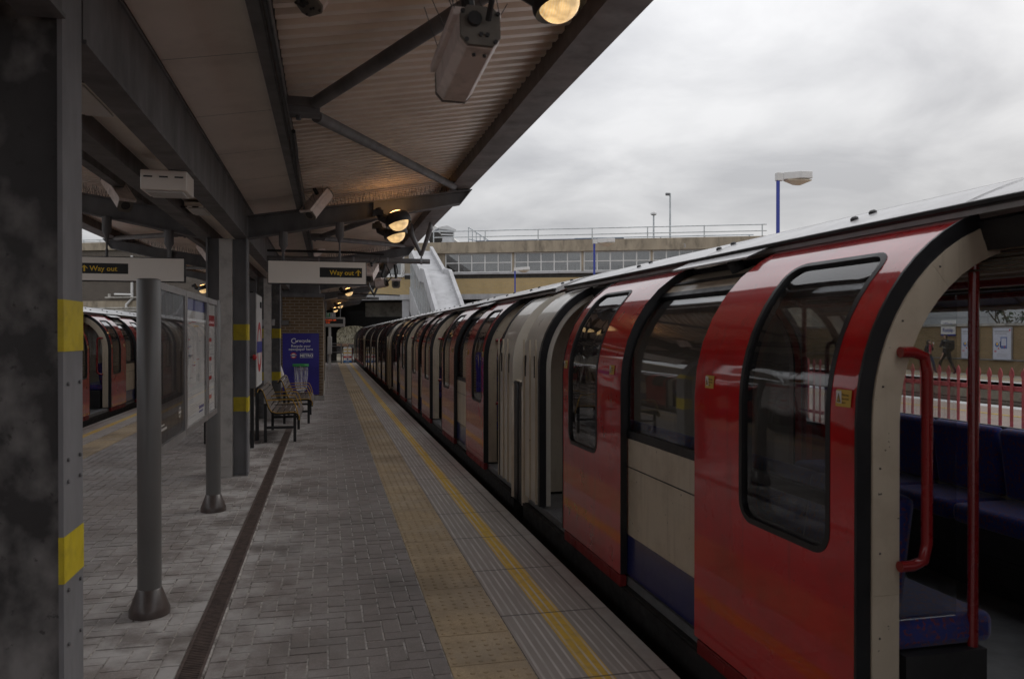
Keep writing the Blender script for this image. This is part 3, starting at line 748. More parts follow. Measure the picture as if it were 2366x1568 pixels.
    for sx in (-1, 1):                                                        # white hatch flaps hinged below the gutter over the walls
        for q0, q1 in ((2.72, 3.64), (7.74, 8.36), (CL - 3.64, CL - 2.72)):
            e = MB()
            e.add([(sx * .862, q0, 2.122), (sx * .862, q1, 2.122), (sx * .985, q1, 2.070), (sx * .985, q0, 2.070)], [(0, 1, 2, 3)])
            e.add([(sx * .862, q0, 2.112), (sx * .862, q1, 2.112), (sx * .985, q1, 2.060), (sx * .985, q0, 2.060)], [(0, 1, 2, 3)])
            e.add([(sx * .985, q0, 2.060), (sx * .985, q1, 2.060), (sx * .985, q1, 2.070), (sx * .985, q0, 2.070)], [(0, 1, 2, 3)])
            e.build('hatch_flap', 'train_roof', roof, smooth=0)
    # floor, ceiling, underframe
    e = MB(); e.box(-HW + .06, HW - .06, .03, CL - .03, .06, .115)
    e.build('floor', 'floor_lino', root, smooth=0)
    for a, b_ in DOORWAYS:
        e = MB()
        for k in range(7): e.box(-HW + .065 + k * .022, -HW + .077 + k * .022, a + .02, b_ - .02, .1155, .121)
        e.build('door_sill', 'galvanised', root, smooth=0)
    e = MB(); pts = [(-.66, 2.02), (-.55, 2.08), (-.3, 2.14), (0, 2.16), (.3, 2.14), (.55, 2.08), (.66, 2.02)]
    e.loop_solid([[Vector((x, y, z)) for x, z in pts] for y in (.05, CL - .05)], closed=False, caps=False)
    for sx in (-1, 1): e.box(sx * .52 - .10, sx * .52 + .10, .06, CL - .06, 2.00, 2.065)
    ceil = e.build('ceiling_lining', 'interior_cream', root, smooth=30)
    e = MB()
    for sx in (-1, 1):
        for k in range(9):
            xx, zz_ = sx * (.64 + .018 * k), 2.035 - .017 * k
            e.box(xx - .005, xx + .005, .7, CL - .7, zz_ - .004, zz_ + .004)
    e.build('ventilation_grille', 'interior_grille', ceil, smooth=0)
    e = MB()
    e.box(-HW + .03, HW - .03, .0, CL, -.30, .058); e.box(-HW + .012, HW - .012, .05, CL - .05, .0, .05)
    for yb in (2.4, CL - 2.4):
        for dyy in (-.95, .95):
            for sx in (-1, 1): e.lathe([(.30, -.06), (.35, -.05), (.35, .06), (.30, .06)], 20, Matrix.Translation((sx * .72, yb + dyy, -.24)) @ Matrix.Rotation(R(90), 4, 'Y'))
    for q in range(5): e.box(-HW + .15, HW - .15, 4.2 + q * 1.6, 5.4 + q * 1.6, -.52, -.3)
    e.build('underframe', 'underframe_dirt', root, smooth=0)
    # seats, draught screens, grab rails
    for side in (-1, 1):
        for a, b_ in WALLS:
            n = max(1, round((b_ - a - .1) / .56)); st = (b_ - a - .1) / n
            e = MB(); bk = MB(); bx = MB()
            xi = side * (HW - .17)
            for k in range(n):
                y0 = a + .05 + k * st + .012; y1 = y0 + st - .024
                x0, x1 = sorted((xi, xi - side * .47))
                e.box(x0, x1, y0, y1, .50, .62)
                T = Matrix.Translation((xi - side * .02, 0, .625)) @ Matrix.Rotation(R(-8) * side, 4, 'Y')
                bk.box(-.045, .045, y0, y1, 0, .45, 0, T)
            x0, x1 = sorted((xi - side * .05, xi - side * .40)); bx.box(x0, x1, a + .03, b_ - .03, .118, .499)
            for k in range(6):
                x2 = xi - side * .40; bx.box(min(x2, x2 - side * .006), max(x2, x2 - side * .006), a + .1, b_ - .1, .18 + k * .03, .19 + k * .03)
            for k in range(8):
                for ye in (a + .03, b_ - .03):
                    bx.box(x0 + .04, x1 - .04, ye - .005, ye + .005, .17 + k * .02, .178 + k * .02)
            stt = e.build('seat_cushion', 'seat_moquette', root, bevel=.035)
            bk.build('seat_back', 'seat_moquette', stt, bevel=.03); bx.build('seat_base', 'dark_plastic', stt, smooth=0)
    for k, (a, b_) in enumerate(DOORWAYS):
        for ye, sg in ((a, -1), (b_, 1)):
            if not any(abs(ye - q) < .01 for w_ in WALLS for q in w_): continue
            for side in (-1, 1):
                yy = ye + sg * .065
                xa = side * (HW - .166); xb = side * (HW - .462)
                e = MB(); lo, hi = sorted((xa, xb)); e.box(lo, hi, yy - .004, yy + .004, .62, 1.86); sc_ = e.build('draught_screen', 'screen_glass', root, smooth=0)
                e = MB(); e.tube([(xb, yy, .45), (xb - side * .06, yy, .45), (xb - side * .078, yy, .48), (xb - side * .078, yy, 2.06)], .019, 10)
                e.build('grab_pole', 'grab_red', sc_, smooth=60)
                e = MB(); yh = ye - sg * .02
                xj = side * (HW - .15); xh = side * (HW - .262)
                e.tube([(xj, yh, 1.60), (xh + side * .06, yh, 1.60), (xh + side * .015, yh, 1.585), (xh, yh, 1.53), (xh, yh, .92), (xh + side * .015, yh, .86), (xh + side * .06, yh, .845), (xj, yh, .845)], .0195, 12)
                e.build('grab_handle', 'grab_red', sc_, smooth=60)
                e = MB()
                e.add([surf(s, ye, o, side) + Vector((0, 0, 0)) for s, o in ((.0, .16), (.50, .16), (.56, .145), (1.17, .145), (1.24, .16))], [], 0)
    e = MB()
    for sx in (-1, 1):
        x = sx * .50
        e.tube([(x, 1.9, 2.03), (x - sx * .06, 1.93, 1.90), (x - sx * .06, 1.98, 1.875), (x - sx * .06, CL - 1.98, 1.875), (x - sx * .06, CL - 1.93, 1.90), (x, CL - 1.9, 2.03)], .0165, 10)
    e.build('ceiling_rail', 'grab_red', root, smooth=60)
    # far side: shut doors
    for a, b_ in DOORWAYS:
        sp_ = [(a + .004, b_ - .004)] if b_ - a < 1 else [(a + .004, (a + b_) / 2 - .003), ((a + b_) / 2 + .003, b_ - .004)]
        for q0, q1 in sp_:
            p, fr, gl = leaf_meshes(q0, q1, q0 + .12, q1 - .12, .70, 1.905, side=1, off=.02)
            lf = p.build('shut_door_leaf', ['red_paint', 'black_rubber'], root, smooth=40)
            fr.build('window_gasket', 'black_rubber', lf, smooth=40); gl.build('window_pane', 'train_glass', lf, smooth=60)
    # curved advert cards above the far windows
    for side in (-1, 1):
        for a, b_ in WALLS:
            k = a + .15
            while k + .62 < b_:
                e = MB(); slab(e, k, k + .60, WS1 + .04, WS1 + .26, .170, .174, side, 0)
                e.build('advert_card', 'print_grey', root, smooth=40); k += .66
    return root
XR = 3.12
carriage = make_carriage('nearest red carriage on the right, its open doorway and blue seats filling the right edge', (XR, 7.33 - CL, 0), 0, 'underground train at the right platform edge')
dup(carriage, (XR, 7.72, 0), 0, 'second red carriage of the right hand train, beyond the first cream gangway gap')
dup(carriage, (XR, 7.72 + 16.45, 0), 0, 'third red carriage of the right hand train, passing in front of the grey stair enclosure')
dup(carriage, (XR, 7.72 + 32.9, 0), 0, 'farthest red carriage of the right hand train, running under the ticket hall to the tunnel')
XLT = -5.74; GL = 'underground train at the left platform edge'
dup(carriage, (XLT, 22.85, 0), math.pi, 'red carriage of the left hand train, open doorway between stained column and map board', GL)
dup(carriage, (XLT, 22.85 + 16.45, 0), math.pi, 'farther red carriage of the left hand train, mostly hidden behind the map board', GL)
dup(carriage, (XLT, 6.40, 0), math.pi, 'nearest red carriage of the left hand train, hidden behind the stained column', GL)

# ------------------------------------------------------------------ canopy: one steel structure on a central row of columns
CX = -1.195                                            # column line; the canopy is symmetrical about it
mxr = lambda x, s: x if s > 0 else 2 * CX - x
RAFT = [-3.3, 2.25, 9.8, 16.35, 22.9, 29.45, 36.0, 42.5]
CY0, CY1 = -3.6, 46.0
can = thing('platform_canopy', 'grey steel platform canopy with corrugated soffit and central columns over the island platform', 'canopy')
def zraf_b(x): return 2.80 + (x + .92) * .2008        # underside of a rafter
def zraf_t(x): return 3.08 + (x + .92) * .157
def zsof(x): return 3.225 + (x + .92) * .170
for i, yr in enumerate(RAFT):
    hx0, hx1, hw = (-1.38, -.92, .115) if i != 1 else (-1.395, -.935, .115)
    yraf = yr; yr = 3.25 if i == 1 else yr
    kiosk = 20.5 < yr < 41
    if not kiosk:
        e = MB()
        e.box(hx0 + .018, hx1 - .018, yr - .012, yr + .012, -.01, 2.80)
        for xa, xb in ((hx0, hx0 + .017), (hx1 - .017, hx1)): e.box(xa, xb, yr - hw, yr + hw, -.01, 2.80 if i != 1 else 3.21)
        e.box(hx0 - .06, hx1 + .06, yr - hw - .05, yr + hw + .05, 2.80, 2.82) if False else None
        if i == 1:                                    # the nearest column is boxed with a stained plate between its flanges
            pass
        col = e.build('column', 'steel_column' if i != 3 else 'column_flaked', can, smooth=0)
        if i == 1:
            e = MB(); e.box(hx0 + .018, hx1 - .018, yr - hw + .03, yr - hw + .036, 0, 3.2); e.build('stained_plate', 'column_stained', col, smooth=0)
        for z0, z1 in ((1.60, 1.79), (.755, .925)):
            t_ = .0025
            for xa, xb, xo in ((hx0, hx0 + .017, hx0 - t_), (hx1 - .017, hx1, hx1 + .0004)):
                e = MB(); e.box(xo, xo + t_ - .0004, yr - hw - t_, yr + hw + t_, z0, z1)
                for ya in (yr - hw - t_, yr + hw + .0004): e.box(xa, xb, ya, ya + t_ - .0004, z0, z1)
                e.build('yellow_band', 'band_yellow', col, smooth=0)
            if i != 1:
                for ya in (yr - .0145, yr + .0124):
                    e = MB(); e.box(hx0 + .019, hx1 - .019, ya, ya + .0021, z0, z1); e.build('yellow_band', 'band_yellow', col, smooth=0)
        if i != 1:
            e = MB(); e.box(-1.235, -1.09, yr - hw - .01, yr - .02, -.01, 2.79); e.box(-1.215, -1.11, yr - hw - .018, yr - hw - .0105, .12, .30)
            e.build('cable_cover', 'post_cover', col, bevel=.006)
        else:
            for z in (.30, .52, .72, 1.12, 1.20, 1.48):
                for yy in (yr - .07, yr + .07): e = MB(); e.lathe([(.0075, 0), (.0075, .006), (.004, .008)], 6, Matrix.Translation((hx1 + .001, yy, z)) @ Matrix.Rotation(R(90), 4, 'Y')); e.build('bolt', 'steel_grey', col)
    yr = yraf
    for s in (1, -1):
        poly = [(-.92, 2.80), (1.62, zraf_b(1.62)), (1.735, 3.44), (1.77, zraf_t(1.77)), (-.92, 3.08)]
        fn = lambda p, q, d: Vector((mxr(p, s), yr + d, q))
        e = MB(); e.prism(poly, fn, -.006, .006)
        fl = .075
        for (xa, za), (xb, zb), th in (((-.92, 2.80), (1.62, zraf_b(1.62)), .016), ((-.92, 3.08 - .016), (1.77, zraf_t(1.77) - .016), .016)):
            e.prism([(xa, za - .001), (xb, zb - .001), (xb, zb + th), (xa, za + th)], fn, -fl, fl)
        e.prism([(1.62, zraf_b(1.62)), (1.635, zraf_b(1.62)), (1.785, zraf_t(1.77)), (1.77, zraf_t(1.77))], fn, -fl, fl)
        e.prism([(.55, zraf_b(.55) + .016), (.562, zraf_b(.55) + .016), (.562, zraf_t(.55) - .016), (.55, zraf_t(.55) - .016)], fn, -fl + .004, fl - .004)
        raf = e.build('rafter', 'steel_grey', can, smooth=0)
        if -1 < yr < 30:
            e = MB(); x = .0 if yr > 5 else .2
            rnd = random.Random(i * 7 + s)
            while x < 1.62:
                for yy in (-.05, .0, .05):
                    b0 = Vector((mxr(x + rnd.uniform(-.01, .01), s), yr + yy, zraf_t(x)))
                    for k in range(2):
                        e.tube([b0, b0 + Vector((rnd.uniform(-.03, .03), rnd.uniform(-.05, .05), rnd.uniform(.07, .12)))], .0013, 3, caps=False)
                x += .042
            e.build('bird_spikes', 'bench_black', raf, smooth=0)
# longitudinal beams on the columns
for s in (1, -1):
    e = MB()
    x0, x1 = sorted((mxr(-.92, s), mxr(-1.07, s)))
    xf0, xf1 = x0, x1
    xw = mxr(-.932, s); xv = mxr(-1.068, s)
    for ya, yb_ in ((CY0, 3.125), (3.375, CY1)):
        e.box(x0, x1, ya, yb_, 2.801, 2.818); e.box(x0, x1, ya, yb_, 3.19, 3.205); e.box(min(xw, xw - .012 * s), max(xw, xw - .012 * s), ya, yb_, 2.818, 3.19); e.box(min(xv, xv + .008 * s), max(xv, xv + .008 * s), ya, yb_, 2.8185, 3.1895)
    e.build('longitudinal_beam', 'steel_grey', can, smooth=0)
    # purlin
    x0, x1 = sorted((mxr(-.36, s), mxr(-.27, s)))
    e = MB(); e.box(x0, x1, CY0, CY1, 3.165, 3.32); e.build('purlin', 'steel_grey', can, smooth=0)
    # flat cream soffit between beam and purlin, in panels
    e = MB(); y = CY0; k = 0
    while y < CY1:
        y1 = min(y + 1.2, CY1)
        a = [(mxr(-.925, s), zsof(-.925)), (mxr(-.362, s), zsof(-.362))]
        e.add([(a[0][0], y + .003, a[0][1]), (a[1][0], y + .003, a[1][1]), (a[1][0], y1 - .003, a[1][1]), (a[0][0], y1 - .003, a[0][1])], [(0, 1, 2, 3)])
        y = y1
    e.build('soffit_panels', 'soffit_panel', can, smooth=0)
    # corrugated soffit, ribs running across the platform
    e = MB(); y = CY0; p = .146; lo, hi = [], []
    prof = [(0, 0), (.058, 0), (.063, .058), (.141, .058)]
    ys = []
    while y < CY1:
        ys += [(y + a, h) for a, h in prof]; y += p
    xa, xb = -.268, 1.70
    vs = []; n = len(ys)
    for x in (xa, xb): vs += [(mxr(x, s), yy, zsof(x) + h) for yy, h in ys]
    e.add(vs, [(i, i + 1, n + i + 1, n + i) for i in range(n - 1)])
    e.build('corrugated_soffit', 'soffit_tin', can, smooth=0)
    # edge beam
    e = MB()
    def ebox(xa, xb, za, zb):
        x0, x1 = sorted((mxr(xa, s), mxr(xb, s))); e.box(x0, x1, CY0, CY1, za, zb)
    ebox(1.50, 1.75, 3.502, 3.52); ebox(1.735, 1.75, 3.521, 3.80); ebox(1.50, 1.512, 3.521, 3.66); ebox(1.50, 1.90, 3.801, 3.83)
    e.build('edge_beam', 'steel_brown', can, smooth=0)
    # tubular wind bracing with gusset plates
    for a, b_ in zip(RAFT[:-1], RAFT[1:]):
        ym = (a + b_) / 2 - (.35 if a == 2.25 else 0)
        c = Vector((mxr(-.16, s), ym, 3.235))
        for q in (a + .22, b_ - .22):
            e = MB(); d = Vector((mxr(1.52, s), q, 3.50)); e.tube([c + (d - c) * .05, d], .043, 12); e.build('brace', 'steel_grey', can, smooth=50)
        e = MB(); x0, x1 = sorted((mxr(-.27, s), mxr(-.05, s))); e.box(x0, x1, ym - .16, ym + .16, 3.222, 3.236); e.box(x0, x1 if s > 0 else x1, ym - .14, ym - .128, 3.18, 3.29)
        for yy in (-.1, .1): e.lathe([(.018, -.03), (.018, .0)], 6, Matrix.Translation((mxr(-.2, s), ym + yy, 3.222)))
        e.build('gusset_plate', 'steel_grey', can, smooth=0)
e = MB(); e.box(-1.322, -1.068, CY0, CY1, 2.925, 2.935); e.build('gutter_soffit', 'soffit_panel', can, smooth=0)
e = MB()
lp = [(-4.2, 3.84), (mxr(-.92, -1), 3.36), (-.92, 3.36), (1.9, 3.84), (1.9, 3.87), (-.92, 3.39), (mxr(-.92, -1), 3.39), (-4.2, 3.87)]
e.prism(lp, lambda p, q, d: Vector((p, d, q)), CY0, CY1); e.build('roof_deck', 'steel_grey', can, smooth=0)
# conduits clipped under the beam
e = MB()
e.tube([(-.26, 9.2, 3.10), (-.26, 7.2, 3.10), (-.24, 6.4, 3.12), (-.24, 5.9, 3.14)], .016, 6)
for k in range(2):
    e.tube([(-.29 + .03 * k, 3.4, 3.15), (-.29 + .03 * k, CY1, 3.15)], .009, 5)
e.build('conduit', 'bench_black', can)

# light boxes under the beams
def light_box(y, z, label, w=.30, d=.30, h=.14, x=-1.10):
    t = thing('light_box', label, 'light box', (x, y, z), 0, 'white light boxes under the canopy gutter')
    e = MB(); e.box(-w / 2, w / 2, -d / 2, d / 2, -h, -.002); b_ = e.build('casing', 'sign_cream', t, bevel=.008)
    e = MB()
    for x in (-.10, 0, .10): e.box(x - .028, x + .028, -d / 2 - .006, -d / 2 - .001, -.055, -.045)
    e.build('vent_slot', 'dark_plastic', t, smooth=0)
    e = MB(); e.box(-w / 2 + .03, w / 2 - .03, -d / 2 + .03, d / 2 - .03, -h - .012, -h - .001); e.build('diffuser', 'post_white', t, bevel=.004)
light_box(5.95, 2.80, 'white slotted light box under the gutter, middle one, above the map board')
light_box(4.35, 2.90, 'shallow cream light box under the gutter, nearest the stained column',   .20, .6, .05, -1.195)
light_box(8.0, 2.90, 'shallow cream light box under the gutter, next to the second column', .20, .5, .05, -1.195)

# bulkhead lamps on the rafters
def bulkhead(px, py, z, label, first=[None]):
    p = atZ(px, py, z) if z < 5 else atY(px, py, z); G = 'lit bulkhead lamps under the canopy'
    if first[0] is not None:
        return dup(first[0], p, first[0].rotation_euler.z, label)
    t = thing('bulkhead_lamp', label, 'lamp', p, 0, G)
    e = MB(); T = Matrix.Rotation(R(-16), 4, 'Y') @ Matrix.Rotation(R(-10), 4, 'X')
    e.lathe([(.128, -.02), (.152, -.045), (.160, -.01), (.152, .045), (.132, .085), (.112, .095), (.108, .06), (.12, -.01)], 28, T); hood = e.build('rim', 'lamp_black', t, smooth=50)
    e = MB(); e.tube([(-.12, 0, .01), (-.20, 0, .04), (-.24, 0, .15)], [.06, .055, .035], 10); e.box(-.30, -.18, -.06, .06, .06, .12)
    e.build('bracket', 'lamp_black', hood)
    e = MB(); e.lathe([(.124, -.01)] + [(.122 * math.cos(R(a)), -.012 - .105 * math.sin(R(a))) for a in (10, 25, 40, 55, 70, 85)], 28, T); e.build('glass_bowl', 'lamp_glow', t, smooth=80)
    e = MB(); e.lathe([(.104, .065)] + [(.104 * math.cos(R(a)), .075 + .055 * math.sin(R(a))) for a in (15, 35, 55, 80)], 24, T); e.build('upper_glass', 'lamp_top_glow', t, smooth=80)
    rnd = random.Random(3); e = MB()
    for k in range(26):
        a = rnd.uniform(2.2, 4.1); b0 = Vector((.15 * math.cos(a) - .05, .13 * math.sin(a), .03)); e.tube([b0, b0 + Vector((rnd.uniform(-.06, .0), rnd.uniform(-.03, .03), rnd.uniform(-.02, .06)))], .0012, 3, caps=False)
    e.build('bird_spikes', 'bench_black', hood, smooth=0)
    first[0] = t; return t
bulkhead(920, 511, 9.5, 'lit black rimmed lamp hanging in front of the second rafter, left of the stairs')
bulkhead(914, 540, 10.3, 'lit lamp just behind and below the lamp of the second rafter')
bulkhead(1290, 6, 3.05, 'lit lamp cut by the top edge of the photo, beside the big camera').scale = (.72, .72, .72)
bulkhead(806, 675, 2.97, 'small lit lamp farther along, just below the right way out sign')
bulkhead(786, 706, 2.97, 'small lit lamp second from the far end, above the green exit sign')
bulkhead(775, 716, 2.97, 'smallest lit lamp at the far end above the departure board')
bulkhead(470, 668, 2.97, 'lit lamp on the left half of the canopy, beside the second column')

# CCTV cameras: octagonal housings
OCT = [(-.045, -.07), (.045, -.07), (.07, -.04), (.07, .04), (.045, .07), (-.045, .07), (-.07, .04), (-.07, -.04)]
def cctv(rear, front, hang, label, first=[None], scale=1.):
    rear, front, hang = Vector(rear), Vector(front), Vector(hang)
    G = 'security cameras under the canopy'
    t = thing('security_camera', label, 'security camera', rear, 0, G)
    d = (front - rear).normalized(); L = (front - rear).length
    r = d.cross(Vector((0, 0, 1))).normalized(); u = r.cross(d)
    Mx = Matrix(((r.x, u.x, d.x, 0), (r.y, u.y, d.y, 0), (r.z, u.z, d.z, 0), (0, 0, 0, 1)))
    e = MB(); k = scale
    e.loop_solid([[Mx @ Vector((x * k, y * k, a)) for x, y in OCT] for a in (0.012, L)])
    e.box(-.086 * k, .086 * k, .055 * k, .088 * k, .04, L + .03, 0, Mx)
    bd = e.build('housing', 'camera_housing', t, bevel=.004)
    e = MB(); e.loop_solid([[Mx @ Vector((x * k * .98, y * k * .98, a)) for x, y in OCT] for a in (-.004, .011)])
    e.loop_solid([[Mx @ Vector((x * k * 1.02, y * k * 1.02, a)) for x, y in OCT] for a in (L, L + .012)])
    e.build('end_plate', 'camera_plate', bd, smooth=0)
    e = MB(); e.lathe([(.022, -.02), (.022, -.004)], 10, Mx @ Matrix.Translation((-.02, .015, 0)))
    for x, y in ((-.045, -.05), (.045, -.05), (-.055, .04), (.055, .04), (0, -.03), (.02, -.03)): e.lathe([(.007, -.010), (.007, -.004)], 8, Mx @ Matrix.Translation((x, y, 0)))
    for x in (-.012, .022): e.lathe([(.006, .068), (.006, .075)], 6, Mx @ Matrix.Translation((x, 0, .045)) @ Matrix.Rotation(R(90), 4, 'X'))
    e.build('screw', 'dark_plastic', bd)
    e = MB(); e.lathe([(.045, .0), (.045, .016)], 14, Mx @ Matrix.Translation((0, 0, L))); e.build('lens', 'dark_plastic', t)
    hg = hang - rear
    m1 = Mx @ Vector((0, .085 * k, L * .35))
    e = MB(); e.tube([m1, m1 + u * .05, Vector((m1.x, m1.y, m1.z)) * .4 + hg * .6, hg], .018 if k < .9 else .022, 8); e.build('bracket', 'bench_black', t)
    e = MB(); c0 = Mx @ Vector((.02, .01, -.02)); e.tube([c0, c0 - d * .07 + u * .05, (c0 + hg) / 2 + Vector((.05, 0, .03)), hg + Vector((.03, 0, 0))], .009, 6); e.build('cable', 'bench_black', t)
    rnd = random.Random(5); e = MB()
    for q in range(12):
        b0 = Mx @ Vector((rnd.choice((-.075, .075)) * k, .07 * k, L * rnd.uniform(.0, .9)))
        e.tube([b0, b0 + u * rnd.uniform(.10, .17) + r * rnd.uniform(-.1, .1) - d * rnd.uniform(0, .06)], .0016, 3, caps=False)
    e.build('bird_spikes', 'bench_black', bd, smooth=0)
    return t
cctv(atD(1110, 62, 2.38), atD(1048, 196, 2.78), atD(1075, -60, 2.5), 'big camera housing hanging in the foreground at the top of the photo, beside a lamp', scale=.9)
cctv(atD(712, 10, 4.0), atD(768, -75, 4.15), atD(770, -150, 4.1), 'camera housing cut by the top edge, just right of the purlin')
cctv(atD(757, 445, 9.2), atD(716, 496, 8.95), atD(705, 385, 9.3), 'pale camera tilted down in front of the second rafter, right of the column')
cctv(atD(748, 566, 15.6), atD(722, 596, 15.3), atD(712, 545, 15.8), 'small pale camera above the right way out sign')
cctv(atD(250, 412, 8.2), atD(290, 474, 7.9), atD(292, 400, 8.3), 'camera left of the slotted light box, on the left half of the canopy')
cctv(atD(462, 566, 14.2), atD(488, 602, 13.9), atD(500, 560, 14.4), 'small camera under the left half, close to the second column')
cctv(atD(866, 618, 12.2), atD(852, 643, 11.9), atD(868, 600, 12.4), 'camera seen from behind at the right end of the right way out sign')
YP = 13.0
pz = 2.885
cctv(atD(893, 652, 12.7), atD(880, 655, 12.55) + Vector((-.05, .22, 0)), atY(889, 612, YP), 'left one of the two cameras hanging side by side below the pipe', scale=.95)
cctv(atD(915, 655, 12.95), atD(915, 656, 12.6), atY(912, 612, YP), 'right one of the two cameras hanging below the pipe, lens towards us', scale=.95)

# pipe that carries the cameras, with its V shaped strut
def pipe_bar(Y, xa, xb, z, label, zs):
    t = thing('hanging_pipe', label, 'hanging pipe', (xa, Y, z), 0)
    e = MB(); e.tube([(0, 0, 0), (xb - xa, 0, 0)], .042, 12); b_ = e.build('pipe', 'pipe_grey', t)
    e = MB(); x = .3
    while x < xb - xa: e.tube([(x, 0, 0), (x + .03, 0, 0)], .05, 12); x += .55
    e.build('pipe_clip', 'galvanised', b_)
    e = MB(); x0 = xb - xa - .14
    e.tube([(x0, 0, .04), (x0, 0, .13)], .014, 8); e.tube([(x0, 0, .10), (x0 - .16, .02, zs - .18), (x0 - .16, .02, zs)], [.03, .045, .02], 10); e.tube([(x0, 0, .10), (x0 + .12, -.25, zs - .10), (x0 + .12, -.25, zs)], [.03, .045, .02], 10)
    e.build('strut', 'pipe_grey', t)
    e = MB()
    e.tube([(0, -.02, .12), (1.4, -.02, .12), (1.9, 0, .10)], .02, 8)
    e.build('cable_duct', 'bench_black', t)
pipe_bar(YP, -1.0, 1.66, pz, 'grey pipe hung behind the right way out sign, held by a V strut', .62)
pipe_bar(24.6, .3, 1.55, 2.80, 'farther grey pipe under the canopy edge with a single strut over the train', .55)

# way out signs
def way_out(xc, label, left, Y=9.72):
    t = thing('way_out_sign', label, 'sign', (xc, Y, 2.41), 0)
    w_, h = 1.137, .262
    e = MB(); e.box(-w_ / 2 - .008, w_ / 2 + .008, -.05, .05, -h / 2 - .01, h / 2 + .01); bx = e.build('casing', 'dark_plastic', t, bevel=.006)
    e = MB(); e.box(-w_ / 2, w_ / 2, -.056, -.0505, -h / 2, h / 2); fc = e.build('face_panel', 'sign_cream', t, smooth=0)
    T = frame((0, -.0565, 0), (1, 0, 0), (0, 0, 1)); bw, bh = .50, .118
    bx0 = -w_ / 2 + .045 if left else w_ / 2 - .045 - bw
    e = MB(); rect(e, T, bx0, bx0 + bw, -.055, -.055 + bh, 0, .0005)
    if left:
        arrow(e, T @ Matrix.Translation((bx0 + .045, .004, .0015)), .066, 1); e.text('Way out', .080, T @ Matrix.Translation((bx0 + .10, -.024, .0015)), 1, bold=.0010, depth=.0003)
    else:
        arrow(e, T @ Matrix.Translation((bx0 + bw - .045, .004, .0015)), .066, 1); e.text('Way out', .080, T @ Matrix.Translation((bx0 + bw - .098, -.024, .0015)), 1, bold=.0010, depth=.0003, align='RIGHT')
    e.build('lettering', ['print_black', 'print_yellow'], fc, smooth=0)
    for x in (-.40, .26) if not left else (-.26, .40):
        e = MB()
        zt = (2.80 + (abs(xc + x - CX) - .23) * .2008) - 2.41
        e.tube([(x, 0, h / 2), (x, 0, h / 2 + .10)], .016, 8); e.tube([(x, 0, h / 2 + .10), (x, 0, zt - .22)], .011, 8)
        e.tube([(x, 0, zt - .24), (x, 0, zt - .20), (x, 0, zt - .16), (x, 0, zt)], [.018, .03, .052, .052], 12)
        e.build('hanger_rod', 'steel_grey', t)
way_out(-.115, 'right hanging sign reading Way out with the arrow after the words', False)
way_out(-2.185, 'left hanging sign reading Way out with the arrow before the words', True)

# map board on two round posts
mp = thing('map_board', 'glazed three poster board between two grey round posts with brown conical feet', 'notice board', (-1.035, 5.02, 0), 0)
ME = (-1.055, 7.84)
dirb = Vector((ME[0] + 1.035, ME[1] - 5.02, 0)); LB = dirb.length; dirb.normalize(); nb = Vector((dirb.y, -dirb.x, 0))
for p in (Vector((0, 0, 0)), dirb * LB):
    e = MB(); e.lathe([(.0665, .1), (.0665, 1.985), (.064, 1.99), (.05, 1.995)], 28, Matrix.Translation(p)); po = e.build('post', 'post_grey', mp, smooth=40)
    e = MB(); e.lathe([(.115, .0), (.115, .035), (.108, .05), (.070, .155), (.067, .158)], 28, Matrix.Translation(p)); e.build('foot_cone', 'cone_brown', po, smooth=40)
def board_panel(a, b_, z0, z1, art):
    T = frame(dirb * a + nb * .032 + Vector((0, 0, z0)), dirb, (0, 0, 1)); w_, h = b_ - a, z1 - z0; f = .045
    e = MB()
    for x0, x1, y0, y1 in ((0, w_, 0, f), (0, w_, h - f, h), (0, f, f, h - f), (w_ - f, w_, f, h - f)): e.box(x0, x1, y0, y1, -.062, .012, 0, T)
    fr = e.build('board_frame', 'frame_silver', mp, smooth=0)
    e = MB(); e.box(f, w_ - f, f, h - f, -.05, -.012, 0, T); art(e, T @ Matrix.Translation((f, f, -.0115)), w_ - 2 * f, h - 2 * f)
    e.build('poster', ['print_white', 'print_black', 'print_red', 'print_grey', 'print_blue', 'poster_dark', 'print_yellow'], fr, smooth=0)
    e = MB(); rect(e, T, f, w_ - f, f, h - f, 0, .006); e.build('glazing', 'clear_glass', fr, smooth=0)
def art_a(e, T, w_, h):
    rect(e, T, 0, w_, 0, h, 5, .0004); rect(e, T, .05, .30, .08, .095, 0, .001); rect(e, T, .05, .22, .11, .118, 0, .001)
    disc(e, T @ Matrix.Translation((w_ - .09, .14, .001)), .028, .038, 0); rect(e, T, w_ - .14, w_ - .04, .132, .148, 0, .0015)
def art_b(e, T, w_, h):
    rect(e, T, 0, w_, 0, h, 0, .0004); rnd = random.Random(4); rect(e, T, 0, w_, h - .09, h, 4, .001)
    for k in range(26):
        x, y = rnd.uniform(.05, w_ - .3), rnd.uniform(.3, h - .15); L = rnd.uniform(.08, .3); c = rnd.choice((2, 3, 3, 4, 6, 1))
        if rnd.random() < .6: rect(e, T, x, x + L, y, y + .006, c, .001)
        else: rect(e, T, x, x + .006, y, min(h - .12, y + L), c, .001)
    for k in range(14): rect(e, T, .05, .05 + rnd.uniform(.2, w_ - .15), .05 + k * .014, .054 + k * .014, 3, .001)
    rect(e, T, w_ - .32, w_ - .05, .08, .105, 4, .0015); rect(e, T, w_ - .32, w_ - .10, .05, .065, 4, .0015)
